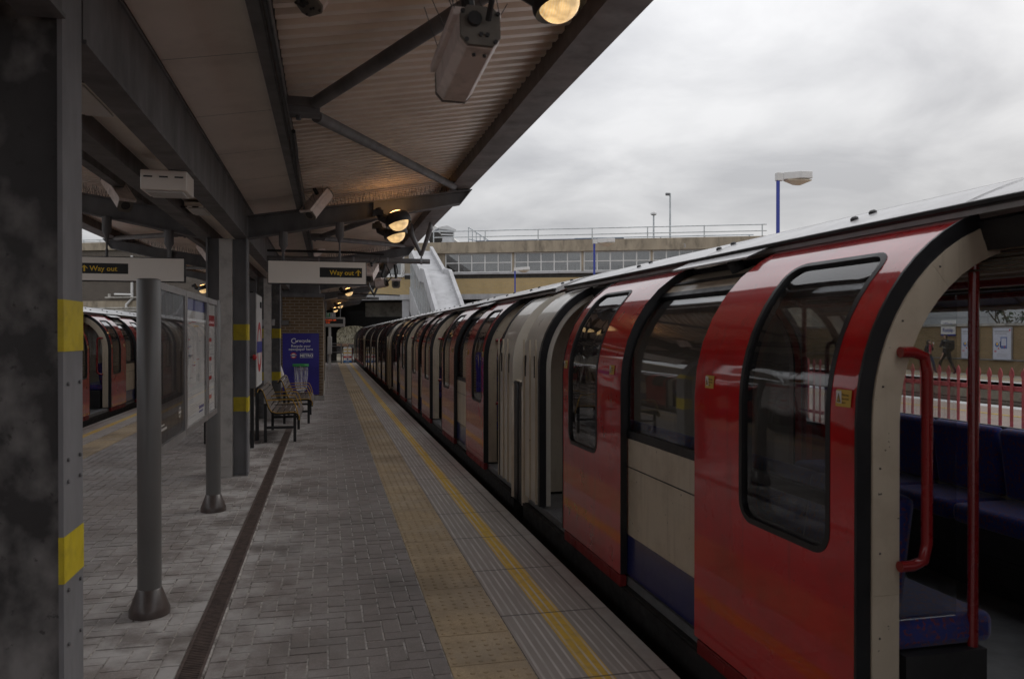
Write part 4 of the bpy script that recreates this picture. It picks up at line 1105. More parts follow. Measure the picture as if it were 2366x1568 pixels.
def art_c(e, T, w_, h):
    rect(e, T, 0, w_, 0, h, 0, .0004); rnd = random.Random(8); rect(e, T, 0, w_, h - .20, h - .10, 2, .001)
    for k in range(4):
        y = h - .34 - k * .17; rect(e, T, .02, w_ * .62, y, y + .035, 2, .001)
        for j in range(7): rect(e, T, .02, rnd.uniform(.3, .9) * w_, y - .02 - j * .016, y - .015 - j * .016, 3, .001)
board_panel(.085, 1.04, .93, 1.985, art_a); board_panel(1.055, 2.155, .93, 1.985, art_b); board_panel(2.17, LB - .02, .93, 1.985, art_c)
e = MB(); T = frame(dirb * .085 + Vector((0, 0, .95)), dirb, (0, 0, 1)); e.box(0, LB - .12, 0, 1.02, -.028, -.020, 0, T); e.build('back_panel', 'steel_grey', mp, smooth=0)

# slatted benches
def bench(x, y, rz, label, first=[None]):
    G = 'slatted benches on the island platform'
    if first[0] is not None: return dup(first[0], (x, y, 0), rz, label)
    t = thing('bench', label, 'bench', (x, y, 0), rz, G)
    path = [(-.045, .775), (-.03, .815), (.005, .828), (.035, .80), (.065, .72), (.095, .63), (.125, .54), (.165, .475), (.24, .450), (.33, .452), (.42, .460), (.50, .462), (.555, .440), (.58, .39), (.575, .335)]
    L = 1.75; e = MB(); n = len(path)
    groups = [(0, 3), (3, 4), (4, 5), (5, 6), (6, 7), (7, 8), (8, 9), (9, 10), (10, 11), (11, 14)]
    for a, b_ in groups:
        pts = [Vector((p[0], 0, p[1])) for p in path[a:b_ + 1]]
        d0 = (pts[1] - pts[0]).normalized() * .010; d1 = (pts[-1] - pts[-2]).normalized() * .010
        pts[0] = pts[0] + d0; pts[-1] = pts[-1] - d1
        nor = [Vector((-(pts[min(i + 1, len(pts) - 1)] - pts[max(i - 1, 0)]).z, 0, (pts[min(i + 1, len(pts) - 1)] - pts[max(i - 1, 0)]).x)).normalized() * .019 for i in range(len(pts))]
        lo = [p + q * -.5 for p, q in zip(pts, nor)]; hi = [p + q * .5 for p, q in zip(pts, nor)]
        k = 0
        while k < 9:
            y0 = k * L / 9 + .006; y1 = (k + 1) * L / 9 - .006
            ring = lo + list(reversed(hi))
            e.loop_solid([[p + Vector((0, yy, 0)) for p in ring] for yy in (y0, y1)]); k += 1
    seat = e.build('seat_slats', 'wood_slat', t, smooth=20)
    for yy in (.06, L - .06):
        for xx in (.07, .51):
            e = MB(); e.box(xx - .022, xx + .022, yy - .022, yy + .022, 0, .43 if xx > .3 else .60); e.build('leg', 'bench_black', t, bevel=.004)
        e = MB(); e.box(.092, .488, yy - .018, yy + .018, .205, .245); e.build('stretcher', 'bench_black', t, bevel=.003)
    e = MB()
    for yy in (.03, L - .03): e.tube([(p[0], yy, p[1] - .016) for p in path], .014, 6)
    e.tube([(-.03, .03, .785), (-.03, L - .03, .785)], .022, 8); e.tube([(.56, .03, .36), (.56, L - .03, .36)], .022, 8)
    e.build('frame', 'bench_black', t)
    for yy in (-.012, L + .012):
        e = MB(); e.tube([(p[0], yy, p[1] + .006) for p in path], .006, 6); e.build('edge_trim', 'rail_yellow', t)
    for yy in (-.012, L / 2, L + .012):
        e = MB(); e.tube([(.09, yy, .655), (.44, yy, .665), (.48, yy, .655), (.52, yy, .58), (.555, yy, .455)], .0085, 7); arm = e.build('armrest', 'rail_yellow', t)
        if yy == L / 2:
            e = MB()
            for q in range(3): e.tube([(.10 + q * .012, yy, .61 - q * .05), (.50 + q * .012, yy, .61 - q * .05)], .006, 6)
            e.build('armrest_bar', 'bench_black', arm)
    first[0] = t; return t
bench(-1.01, 12.6, 0, 'nearer wooden slatted bench facing the right hand train, beside the drain')
bench(-.86, 15.15, 0, 'farther wooden slatted bench facing the right hand train, in front of the blue recycling panel')
bench(-1.31, 14.4, math.pi, 'slatted bench turned towards the left hand train, one leg showing past the map board')

# roundel name board, seen almost edge on
rb = thing('name_board', 'white station name board with red ring, seen edge on beyond the second column', 'name board', (-1.06, 12.0, 0), R(0))
for y in (.08, .92):
    e = MB(); e.box(-.05, .0, y - .035, y + .035, 0, 2.30); e.build('post', 'bench_black', rb, bevel=.004)
e = MB(); e.box(-.055, .035, 0, 1.0, .88, 2.28); bo = e.build('board', 'steel_grey', rb, bevel=.006)
e = MB(); e.box(.0355, .045, .015, .985, .90, 2.26); fc = e.build('face_panel', 'post_white', bo, smooth=0)
e = MB(); T = frame((.0455, .50, 1.48), (0, 1, 0), (0, 0, 1)); disc(e, T @ Matrix.Translation((0, 0, .001)), .27, .38, 0, 48); rect(e, T, -.47, .47, -.085, .085, 1, .002)
e.build('roundel', ['print_red', 'print_blue'], fc, smooth=0)
e = MB(); e.box(.046, .06, .6, .85, 2.08, 2.17); e.build('label_plate', 'dark_plastic', bo, smooth=0)
hp = thing('help_button', 'small grey box with a red dome knob in front of the roundel board', 'help button', (-1.10, 11.72, 1.34), 0)
e = MB(); e.box(-.10, -.02, -.02, .22, -.12, .12); e.build('casing', 'pipe_grey', hp, bevel=.01)
e = MB(); e.tube([(-.02, .1, 0), (.05, .1, 0)], .022, 12); e.build('stem', 'cone_brown', hp)
e = MB(); e.lathe([(.032, 0), (.042, .01), (.041, .03), (.025, .05), (.005, .055)], 16, Matrix.Translation((.05, .1, 0)) @ Matrix.Rotation(R(90), 4, 'Y')); e.build('knob', 'print_red', hp, smooth=60)
e = MB(); e.box(-.08, -.04, .08, .12, -1.32, -.12); e.build('stand', 'steel_grey', hp, bevel=.004)

# ------------------------------------------------------------------ brick kiosk in the middle of the platform
KX0, KX1, KY0, KY1 = -2.15, -.13, 20.5, 40.5
kx1 = atY(747, 774, KY0).x; 
ks = thing('brick_kiosk', 'long yellow brick kiosk standing under the canopy behind the columns', 'kiosk', (0, 0, 0))
e = MB(); e.box(KX0, kx1, KY0, KY1, 0, 2.62); e.build('brick_wall', 'brick_kiosk_wall', ks, smooth=0)
e = MB(); e.box(KX0 - .03, kx1 + .03, KY0 - .03, KY1, 0, .12); e.build('plinth', 'concrete_dark', ks, bevel=.01)
e = MB(); e.box(KX0 - .02, kx1 + .03, KY0 - .04, KY1, 2.621, 2.72); e.box(KX0 + .1, kx1 - .1, KY0 + .05, KY1, 2.721, 3.02); e.build('fascia_band', 'steel_grey', ks, smooth=0)
e = MB(); e.box(kx1 + .001, kx1 + .02, 27.2, 28.2, .13, 2.2); e.build('door', 'pipe_grey', ks, smooth=0)
# recycling panel with bag holder
q0, q1 = atY(653, 770, KY0 - .02), atY(737, 911, KY0 - .02)
rp = thing('recycling_panel', 'blue panel reading Recycle your newspaper here on the end wall of the kiosk', 'sign', ((q0.x + q1.x) / 2, KY0 - .002, q1.z), 0)
w_, h = q1.x - q0.x, q0.z - q1.z
e = MB(); e.box(-w_ / 2, w_ / 2, -.025, -.001, 0, h); pn = e.build('panel', 'poster_blue', rp, smooth=0)
T = frame((0, -.0255, 0), (1, 0, 0), (0, 0, 1)); e = MB(); S = w_ / 84.0                        # metres per photo pixel
tx = lambda px, py: T @ Matrix.Translation(((px - 695) * S, (910 - py) * S, .001))
e.text('recycle', 10.6 * S, tx(686.5, 784.3), 0, bold=.0016, depth=.0004); e.text('Recycle your', 8.6 * S, tx(695, 796.2), 0, align='CENTER', bold=.0010, depth=.0004)
e.text('newspaper here', 8.6 * S, tx(695, 803.8), 0, align='CENTER', bold=.0010, depth=.0004); e.text('METRO', 9.2 * S, tx(708, 819.3), 0, align='CENTER', bold=.0035, depth=.0004)
for a in range(28):                                                                              # open ring with a heart shaped arrow head
    t0, t1 = R(40 + a * 10), R(40 + (a + 1) * 10); c = tx(679, 781); r0, r1 = 4.6 * S, 6.3 * S
    e.add([c @ Vector((r * math.cos(t_), r * math.sin(t_), 0)) for r, t_ in ((r0, t0), (r1, t0), (r1, t1), (r0, t1))], [(0, 1, 2, 3)], 0)
c = tx(684.8, 782.2); e.add([c @ Vector((x * S, y * S, .0004)) for x, y in ((-3, 1.2), (-1.6, 2.2), (0, 1.2), (1.6, 2.2), (3, 1.2), (0, -3))], [(0, 1, 2, 5), (2, 3, 4, 5)], 0)
roundel(e, tx(678, 816), 7.2 * S, 1, 2, 0); e.text('UNDERGROUND', 2.1 * S, tx(678, 815.3) @ Matrix.Translation((0, 0, .0052)), 0, align='CENTER', depth=.0002)
for x0, x1, y0, y1 in ((693, 723, 810.6, 811.1), (693, 723, 821.4, 821.9), (693, 693.5, 811.1, 821.4), (722.5, 723, 811.1, 821.4)): rect(e, T, (x0 - 695) * S, (x1 - 695) * S, (910 - y1) * S, (910 - y0) * S, 0, .001)
e.build('lettering', ['print_white', 'print_red', 'print_blue'], pn, smooth=0)
def bag_mesh(e, c, r0, r1, zt, zb, n=40, seed=1, wr=.10):
    rnd = random.Random(seed); ph = [rnd.uniform(0, 6.28) for _ in range(6)]; loops = []
    for k in range(12):
        f = k / 11; r = r0 + (r1 - r0) * f
        if f > .85: r *= 1 - (f - .85) * 3.4
        loops.append([Vector((c[0] + (r * (1 + wr * min(1, f * 3) * (math.sin(5 * a + ph[0] + f) * .5 + math.sin(11 * a + ph[1] - f * 2) * .35 + math.sin(3 * a + ph[2]) * .3))) * math.cos(a),
                              c[1] + (r * .8 * (1 + wr * math.sin(7 * a + ph[3]))) * math.sin(a), zt + (zb - zt) * f)) for a in [2 * math.pi * i / n for i in range(n)]])
    vs = [p for l in loops for p in l]; fs = [(i * n + j, i * n + (j + 1) % n, (i + 1) * n + (j + 1) % n, (i + 1) * n + j) for i in range(11) for j in range(n)]
    e.add(vs, fs)
pr = atY(695, 843, KY0 - .2)
bh = thing('bag_ring', 'green ring on the blue panel holding an almost empty clear rubbish bag', 'bin', (pr.x, KY0 - .22, 0), 0)
e = MB(); n = 28
e.tube([(.185 * math.cos(2 * math.pi * k / n), .15 * math.sin(2 * math.pi * k / n), pr.z) for k in range(n + 1)], .014, 8, caps=False)
e.lathe([(.19, pr.z - .035), (.197, pr.z - .03), (.197, pr.z + .028), (.19, pr.z + .03), (.18, pr.z), (.18, pr.z - .03)], n, Matrix.Diagonal((1, .8, 1, 1)))
e.tube([(0, .14, pr.z), (0, .20, pr.z)], .03, 8); e.build('ring', 'ring_green', bh)
e = MB(); bag_mesh(e, (-.0, 0), .175, .115, pr.z + .01, pr.z - .70, seed=4, wr=.22); e.build('bag', 'bag_clear', bh, smooth=70)
e = MB(); rnd = random.Random(2)
for k in range(6):
    T = Matrix.Translation((rnd.uniform(-.06, .06), rnd.uniform(-.04, .04), pr.z - .60 + rnd.uniform(-.05, .05))) @ Matrix.Rotation(rnd.uniform(0, 3), 4, 'X') @ Matrix.Rotation(rnd.uniform(0, 3), 4, 'Z')
    e.box(-.04, .04, -.03, .03, -.004, .004, 0, T)
e.build('litter', 'print_white', bh, smooth=0)
pb = atY(650, 905, 17.6)
wb = MB(); bag_mesh(wb, (0, 0), .10, .24, 1.02, .52, seed=9, wr=.12); wbo = wb.build('rubbish_bag', 'bag_white', None, smooth=70); wbo.location = (atY(641, 774, 17.6).x - .03, 17.6, 0)
tag(wbo, 'white plastic rubbish bag bulging out behind the third column', 'rubbish bag')
# switch boxes and conduits on the third column
for k, (px, lab) in enumerate(((612, 'left grey switch box with a thin conduit on the third column'), (627, 'right grey switch box with a thin conduit on the third column'))):
    p = atY(px, 745, 16.2); sb = thing('switch_box', lab, 'switch box', (p.x, 16.322, p.z), 0, 'switch boxes on the third column')
    e = MB(); e.box(-.065, .065, -.06, -.0, -.065, .065); e.build('casing', 'frame_silver', sb, bevel=.006)
    e = MB(); e.tube([(0, -.02, .065), (0, -.02, 2.78 - p.z)], .010, 6); e.build('conduit', 'pipe_grey', sb)
p = atY(656, 745, KY0); sb = thing('socket_box', 'pair of grey sockets with a conduit on the brick kiosk wall', 'socket box', (p.x, KY0 - .001, p.z))
e = MB(); e.box(-.12, .12, -.07, 0, -.07, .06); e.build('casing', 'post_grey', sb, bevel=.008)
e = MB(); e.tube([(-.05, -.02, .06), (-.05, -.02, 1.0)], .012, 6); e.build('conduit', 'pipe_grey', sb)

# ------------------------------------------------------------------ signs and things at the far end of the platform
YE = 33.
a, b_ = atY(752, 722, YE), atY(775, 733, YE)
sg = thing('exit_sign', 'small hanging sign with a green running figure half and a grey letter i half', 'sign', ((a.x + b_.x) / 2, YE, (a.z + b_.z) / 2))
w_, h = b_.x - a.x, a.z - b_.z
e = MB(); e.box(-w_ / 2, w_ / 2, -.03, .03, -h / 2, h / 2); cs = e.build('casing', 'post_white', sg, bevel=.005)
e = MB(); T = frame((0, -.031, 0), (1, 0, 0), (0, 0, 1)); m_ = .012
rect(e, T, -w_ / 2 + m_, -.006, -h / 2 + m_, h / 2 - m_, 0, .0005); rect(e, T, .006, w_ / 2 - m_, -h / 2 + m_, h / 2 - m_, 1, .0005)
e.text('i', h * 1.0, T @ Matrix.Translation((w_ * .24, -h * .33, .001)), 2, align='CENTER', bold=.004, depth=.0004)
cx_ = -w_ * .26
for poly in ([(-.05, -.5), (.0, -.5), (.12, .05), (.0, .1)], [(.05, .1), (.15, .0), (.32, -.35), (.26, -.42)], [(-.12, .35), (.14, .38), (.12, .0), (-.02, .0)], [(-.25, .1), (-.2, .05), (-.05, .3), (-.12, .36)], [(.14, .36), (.3, .12), (.26, .06), (.1, .26)]):
    e.add([T @ Vector((cx_ + x * h * .75, y * h * .75, .001)) for x, y in poly], [tuple(range(len(poly)))], 2)
disc(e, T @ Matrix.Translation((cx_ + .03, h * .34, .001)), .0001, h * .085, 2, 14)
e.build('pictogram', ['print_green', 'print_grey', 'print_white'], cs, smooth=0)
e = MB(); e.tube([(w_ * .3, 0, h / 2), (w_ * .3, 0, h / 2 + .35)], .012, 6); e.build('hanger', 'pipe_grey', sg)
YD = 31.; a, b_ = atY(742, 733, YD), atY(797, 755, YD)
db = thing('departure_board', 'dark grey departure board with orange dot lettering, partly behind the kiosk corner', 'departure board', ((a.x + b_.x) / 2, YD, (a.z + b_.z) / 2))
w_, h = b_.x - a.x, a.z - b_.z
e = MB(); e.box(-w_ / 2, w_ / 2, -.12, .12, -h / 2, h / 2); cs = e.build('casing', 'post_cover', db, bevel=.01)
e = MB(); e.box(-w_ / 2 + .03, w_ / 2 - .07, -.125, -.1205, -h * .16, h * .34); scn = e.build('screen', 'print_black', db, smooth=0)
e = MB(); rnd = random.Random(3)
for row, (x1, zc) in enumerate(((w_ * .12, h * .20), (-w_ * .12, -h * .05))):
    x = -w_ / 2 + .05
    while x < x1:
        for k in range(4):
            if rnd.random() < .62: e.box(x, x + .011, -.127, -.1255, zc - .022 + k * .013, zc - .013 + k * .013)
        x += .0155
        if rnd.random() < .18: x += .02
e.build('dot_lettering', 'led_orange', scn, smooth=0)
e = MB()
for x in (-w_ * .3, w_ * .3): e.tube([(x, 0, h / 2), (x, 0, h / 2 + .55)], .02, 8)
e.build('hanger', 'pipe_grey', db)
p = atY(762, 840, 38.); wp = thing('white_post', 'tall pale post at the kiosk corner near the far platform end', 'post', (p.x, 38.6, 0))
e = MB(); e.box(-.06, .06, -.05, .05, 0, 2.2); e.build('post_shaft', 'post_white', wp, bevel=.005)
e = MB(); e.box(-.11, .10, -.30, -.06, .75, 1.60); e.build('edge_on_board', 'post_white', wp, bevel=.02)
# gate across the platform end and the notice beside it
a, b_ = atY(757, 800, 46.6), atY(788.5, 800, 46.6)
bg_ = thing('end_barrier', 'grey railed barrier with mesh closing the far end of the platform', 'barrier', (a.x, 46.6, 0))
w_ = b_.x - a.x; e = MB()
for x in (0, w_): e.box(x - .035, x + .035, -.035, .035, 0, 1.17)
e.box(w_ - .12, w_ + .12, -.06, .06, 0, .02); e.build('post', 'steel_grey', bg_, smooth=0)
e = MB()
for z in (.14, .67, 1.02, 1.17): e.box(.036, w_ - .036, -.02, .02, z - .02, z + .02)
e.build('rail', 'pipe_grey', bg_, smooth=0)
e = MB(); x = .06
while x < w_ - .05: e.box(x, x + .006, -.004, .004, .16, 1.0); x += .06
e.build('mesh_infill', 'steel_grey', bg_, smooth=0)
a, b_ = atY(793, 801, 47.2), atY(813, 838, 47.2)
nb_ = thing('safety_notice', 'tall white notice with yellow, red and blue bands on the far platform end', 'notice', ((a.x + b_.x) / 2, 47.2, b_.z))
w_, h = b_.x - a.x, a.z - b_.z
e = MB(); n = 5; pts = []
for cx_, cz, a0 in ((w_ / 2 - .05, .05, -90), (w_ / 2 - .05, h - .05, 0), (-w_ / 2 + .05, h - .05, 90), (-w_ / 2 + .05, .05, 180)): pts += [(cx_ + .05 * math.cos(R(a0 + 18 * i)), cz + .05 * math.sin(R(a0 + 18 * i))) for i in range(6)]
e.prism(pts, lambda p, q, d: Vector((p * 1.06, d, q * 1.02 - .01)), -.01, .01); bk_ = e.build('backing', 'print_black', nb_, smooth=0)
e = MB(); e.prism(pts, lambda p, q, d: Vector((p * .95, d, q * .97 + .015)), -.016, -.0105, 0); T = frame((0, -.0165, 0), (1, 0, 0), (0, 0, 1)); ww = w_ * .46
for y0, y1, c in ((.80, .86, 1), (.595, .655, 1), (.32, .42, 2), (.02, .16, 3)): rect(e, T, -ww, ww, y0 * h, y1 * h, c, .001)
for yy in (.885, .685): e.add([T @ Vector(p) for p in ((-.06, yy * h, .001), (.06, yy * h, .001), (0, yy * h + .095, .001))], [(0, 1, 2)], 4); e.add([T @ Vector(p) for p in ((-.038, yy * h + .012, .002), (.038, yy * h + .012, .002), (0, yy * h + .072, .002))], [(0, 1, 2)], 1)
disc(e, T @ Matrix.Translation((0, .50 * h, .001)), .032, .045, 2, 16); disc(e, T @ Matrix.Translation((0, .24 * h, .001)), .001, .05, 5, 16)
for yy, c in ((.83, 4), (.625, 4), (.385, 0), (.355, 0), (.11, 0), (.075, 0)): rect(e, T, -ww * .5, ww * .5, yy * h - .006, yy * h + .006, c, .002)
e.build('printed_bands', ['print_white', 'print_yellow', 'print_red', 'print_sky', 'print_black', 'print_blue'], bk_, smooth=0)
e = MB(); e.tube([(0, .03, -b_.z), (0, .03, h)], .03, 8); e.build('notice_post', 'pipe_grey', nb_)

# ------------------------------------------------------------------ ticket hall carried across the tracks
DH = 48.3
P1 = atD(1000, 774, DH); P2 = atD(1700, 774, DH * 45.3 / 48.3); eh = (P2 - P1).normalized(); rzh = math.atan2(eh.y, eh.x)
def hx(px):
    d = ray(px, 774); det = d.x * (-eh.y) + eh.x * d.y
    k = (P1.x * (-eh.y) + eh.x * P1.y) / det; P = Vector((d.x * k, d.y * k, 0)); return (P - Vector((P1.x, P1.y, 0))).dot(eh), k
def hz(px, py): return H + (774 - py) / 1805.0 * hx(px)[1]
hall = thing('ticket_hall', 'flat roofed yellow brick and concrete ticket hall with a long window band, spanning the tracks', 'building', (P1.x, P1.y, 0), rzh)
XL, XR_ = hx(-150)[0], hx(1990)[0]; xs0 = hx(935)[0]
ZU, ZB1, ZSILL, ZW, ZP = hz(1000, 692), hz(1000, 680), hz(1000, 631), hz(1000, 583), hz(1000, 561)
e = MB(); e.box(xs0, XR_, -.0, .30, ZB1, ZSILL - .12); e.build('brick_wall', 'brick_yellow', hall, smooth=0)
e = MB(); e.box(xs0, XR_, -.06, .35, ZU, ZB1 - .002); e.build('concrete_beam', 'concrete_pale', hall, smooth=0)
e = MB(); e.box(xs0, XR_, -.03, .25, ZSILL - .42, ZSILL - .121) if False else e.box(xs0, XR_, -.004, .0, ZSILL - .36, ZSILL - .125); e.build('black_band', 'matt_black', hall, smooth=0)  # near-black strip on the brick just below the sill band
e = MB(); e.box(xs0, XR_, -.10, .3, ZSILL - .118, ZSILL); e.build('sill_band', 'concrete_pale', hall, smooth=0)
e = MB(); e.box(xs0, XR_, -.12, .35, ZW, ZP); e.box(xs0, XR_, -.18, .1, ZW - .10, ZW - .002); par = e.build('parapet', 'concrete_buff', hall, smooth=0)
e = MB(); T = frame((hx(1578)[0], -.121, hz(1578, 573)), (1, 0, 0), (0, 0, 1)); e.text('3', .34, T, 0, depth=.001); e.build('number', 'concrete_pale', par, smooth=0)
mull = [1032 + 30.75 * i for i in range(28)]
for k in range(0, 26, 5):
    x0, x1 = hx(1030 + 159.8 * (k // 5))[0], hx(1030 + 159.8 * (k // 5) + 152)[0]
    if x1 > XR_: break
    e = MB(); e.box(x0, x1, .06, .075, ZSILL, ZW - .10); pn = e.build('window', 'hall_glass', hall, smooth=0)
    e = MB()
    for j in range(6):
        x = x0 + (x1 - x0) * j / 5; e.box(x - .035, x + .035, -.0, .059, ZSILL + .002, ZW - .102)
    zm = (ZSILL + ZW - .1) / 2
    for z in (ZSILL + .03, zm, ZW - .14):
        for j in range(5):
            xa, xb = x0 + (x1 - x0) * j / 5 + .036, x0 + (x1 - x0) * (j + 1) / 5 - .036
            e.box(xa, xb, .005, .055, z - .03, z + .03)
    e.build('glazing_bars', 'post_white', pn, smooth=0)
    e = MB(); e.box(x1 + .04, x1 + .16, -.05, .25, ZSILL + .001, ZW - .101); e.build('window_pier', 'concrete_buff', hall, smooth=0)
e = MB(); x0 = hx(1012)[0]; e.box(xs0, hx(1028)[0], -.02, .25, ZSILL + .001, ZW - .101); e.build('window_pier', 'concrete_buff', hall, smooth=0)
e = MB()                                              # room behind the glass
e.box(xs0, XR_, 3.4, 3.5, ZSILL - .3, ZP - .1); e.box(xs0, XR_, .36, 3.4, ZSILL - .3, ZSILL - .2); e.box(xs0, XR_, .36, 3.4, ZP - .2, ZP - .1)
e.build('room_lining', 'render_white', hall, smooth=0)
e = MB(); rnd = random.Random(6); x = xs0 + 2
while x < XR_ - 2:
    e.box(x, x + rnd.uniform(.5, 1.1), 3.28, 3.39, ZSILL - .2, ZSILL + rnd.uniform(.4, 1.1)); x += rnd.uniform(1.1, 2.4)
e.build('room_furniture', 'concrete_dark', hall, smooth=0)
# left stretch: white framed windows over brick, then darker brick farther left
xl0 = hx(480)[0]
e = MB(); e.box(xl0, xs0 - .002, .02, .32, ZB1, hz(900, 641)); e.build('brick_wall', 'brick_yellow', hall, smooth=0)
e = MB(); e.box(xl0, xs0 - .002, -.05, .35, ZU, ZB1 - .002); e.build('concrete_beam', 'concrete_pale', hall, smooth=0)
zw0, zw1 = hz(900, 639), hz(900, 560)
wx = [hx(q)[0] for q in (846, 866, 890, 912)]
e = MB(); e.box(xl0, hx(868)[0], .02, .30, zw0, zw1); e.box(hx(929)[0], xs0 - .002, .02, .30, zw0, zw1); e.box(hx(868)[0] + .002, hx(929)[0] - .002, .02, .30, hz(900, 606), zw1); e.build('rendered_wall', 'render_white', hall, smooth=0)
xa, xb = hx(868)[0] + .004, hx(929)[0] - .004; zt = hz(900, 606) - .004
e = MB(); e.box(xa + .08, xb - .08, .12, .13, zw0 + .08, zt - .08); pn = e.build('window', 'hall_glass', hall, smooth=0)
e = MB()
for q in (xa, (xa + xb) / 2 - .05, xb - .09): e.box(q, q + .09, .06, .16, zw0 + .03, zt)
for z in (zw0 + .03, zt - .09): e.box(xa + .092, (xa + xb) / 2 - .052, .065, .155, z, z + .085); e.box((xa + xb) / 2 + .042, xb - .092, .065, .155, z, z + .085)
e.box(xa - .1, xb + .1, -.06, .2, zw0 - .05, zw0 + .028); e.build('window_frame', 'post_white', pn, smooth=0)
e = MB(); e.box(xa, xb, .4, .42, zw0, zt); e.build('blind', 'concrete_dark', hall, smooth=0)
zd0, zd1, zd2, zd3 = hz(260, 716), hz(260, 695), hz(260, 560), hz(260, 578)
e = MB(); e.box(XL, xl0 - .002, .02, .32, zd1, zd3); e.build('brick_wall', 'brick_dark', hall, smooth=0)
e = MB(); e.box(XL, xl0 - .002, -.06, .35, zd0, zd1 - .002); e.box(XL, xl0 - .002, -.1, .4, zd3 + .002, zd2); e.build('concrete_beam', 'concrete_buff', hall, smooth=0)
pp = MB(); x_ = hx(308)[0]; y_ = -.12
pp.tube([(x_, y_, zd3 - .4), (x_, y_, hz(308, 690)), (x_ - .35, y_ - .1, hz(308, 704)), (x_ - .35, y_ - .1, hz(308, 716))], .085, 8)
pp.tube([(x_, y_, hz(308, 681)), (hx(268)[0], y_, hz(268, 680))], .075, 8)
pp.build('drain_pipe', 'post_white', hall)
pp = MB()
for z, r in ((hz(260, 719), .11), (hz(260, 728), .10), (hz(260, 712), .05)): pp.tube([(XL, -.35, z), (hx(420)[0], -.35, z)], r, 8)
pp.tube([(hx(250)[0], -.3, hz(260, 688)), (hx(322)[0], -.3, hz(260, 688))], .05, 6); pp.tube([(hx(258)[0], -.2, hz(260, 689)), (hx(258)[0], -.2, hz(260, 679))], .10, 8)
pp.build('service_pipe', 'concrete_dark', hall)
# underside: dark undercroft with piers, closed by the tunnel wall
e = MB(); e.box(XL, XR_, .36, 22, ZU + .05, ZU + .25); e.build('underside_slab', 'undercroft_black', hall, smooth=0)
e = MB(); e.box(XL, XR_, .40, 21, ZP - .095, ZP - .02); rfd = e.build('roof_slab', 'roof_blue', hall, smooth=0)
e = MB(); e.box(hx(780)[0], hx(936)[0] + .3, 5., 5.6, hz(850, 727), ZU + .04); e.build('inner_beam', 'concrete_dark', hall, smooth=0); e = MB(); e.box(XL, hx(420)[0], 5, 5.6, ZU - .5, ZU + .04); e.build('inner_beam', 'concrete_dark', hall, smooth=0)
for q in (937, 1200, 1500, 330, 560):
    e = MB(); x = hx(q)[0]; e.box(x - .22, x + .22, .02, .5, -.82, ZU - .002); e.build('pier', 'concrete_pale', hall, smooth=0)
# rooftop
e = MB(); x0, x1 = hx(1090)[0], hx(1440)[0]; e.box(x0, x1, 1.2, 4., ZP - .02, hz(1270, 547)); e.box(x1 + .3, x1 + 6, 1.6, 4., ZP - .02, hz(1500, 553)); e.build('roof_upstand', 'roof_blue', hall, smooth=0)
def railing(name, label, x0, x1, y0, z0, zt, step, rails):
    t = thing(name, label, 'railing', (P1.x, P1.y, 0), rzh, 'galvanised roof railings')
    e = MB(); n = max(2, int((x1 - x0) / step)); 
    for k in range(n + 1): x = x0 + (x1 - x0) * k / n; e.tube([(x, y0, z0), (x, y0, zt)], .035, 6)
    e.build('post', 'rail_galvanised', t)
    e = MB()
    for f in rails: z = z0 + (zt - z0) * f; e.tube([(x0, y0, z), (x1 + .25, y0, z)], .03, 6)
    e.build('rail', 'rail_galvanised', t); return t
railing('roof_railing', 'long galvanised railing along the front edge of the ticket hall roof', hx(1000)[0], hx(1762)[0], .2, ZP - .05, hz(1300, 527), 2.95, (.5, .97))
railing('roof_railing', 'shorter galvanised railing set back on the right part of the ticket hall roof', hx(1320)[0], hx(1745)[0], 2.6, ZP - .05, hz(1500, 534), 2.4, (.35, .97))
railing('roof_railing', 'railing on the dark brick roof at far left under the canopy', hx(150)[0], hx(300)[0], .3, zd2, hz(250, 552), 1.2, (.5, .97))
vu = thing('roof_ventilator', 'white louvred ventilator with a sloping cap on the ticket hall roof', 'ventilator', tuple(P1 + eh * hx(1046)[0] + Vector((0, 3.2, 0)))[:2] + (ZP,), rzh + .5)
hv = hz(1046, 510) - ZP
e = MB(); e.box(-.5, .5, -.45, .45, -.1, hv * .88); bd = e.build('casing', 'post_white', vu, smooth=0)
e = MB(); e.prism([(-.62, hv * .88), (.62, hv * .80), (.62, hv * .86), (0, hv * 1.05), (-.62, hv * .94)], lambda p, q, d: Vector((p, d, q)), -.55, .55); e.build('cap', 'post_white', vu, smooth=0)
e = MB()
for z in (.52, .66): e.box(-.42, .42, -.47, -.451, hv * z, hv * (z + .06))
e.build('louvre', 'matt_black', bd, smooth=0)
gr = thing('ladder_rail', 'slanting galvanised ladder rail coming down beside the roof ventilator', 'railing', (P1.x, P1.y, 0), rzh)
e = MB(); x0, x1 = hx(1066)[0], hx(1118)[0]; za, zb = hz(1066, 515), hz(1118, 549)
for dz in (0, -.75): e.tube([(x0, 2., za + dz), (x1, 2., zb + dz * .2)], .035, 6)
for f in (0, .18, .36, .54, .72): e.tube([(x0 + (x1 - x0) * f, 2., za + (zb - za) * f), (x0 + (x1 - x0) * f, 2., ZP - .05)], .03, 6)
e.build('rail', 'rail_galvanised', gr)
rh = thing('roof_hut', 'white sloping roof hut beside the ventilator, half hidden by the canopy', 'hut', (P1.x, P1.y, 0), rzh)
e = MB(); x0, x1 = hx(965)[0], hx(1026)[0]; e.prism([(x0, ZP), (x1, ZP), (x1, hz(1026, 543)), (x0, hz(965, 500))], lambda p, q, d: Vector((p, d, q)), 3.5, 6); e.build('wall', 'render_white', rh, smooth=0)
cf = thing('round_fan', 'dark round fan housing on the roof between hut and ventilator', 'fan', tuple(P1 + eh * hx(1014)[0] + Vector((0, 1.5, 0)))[:2] + (hz(1014, 544),), rzh)
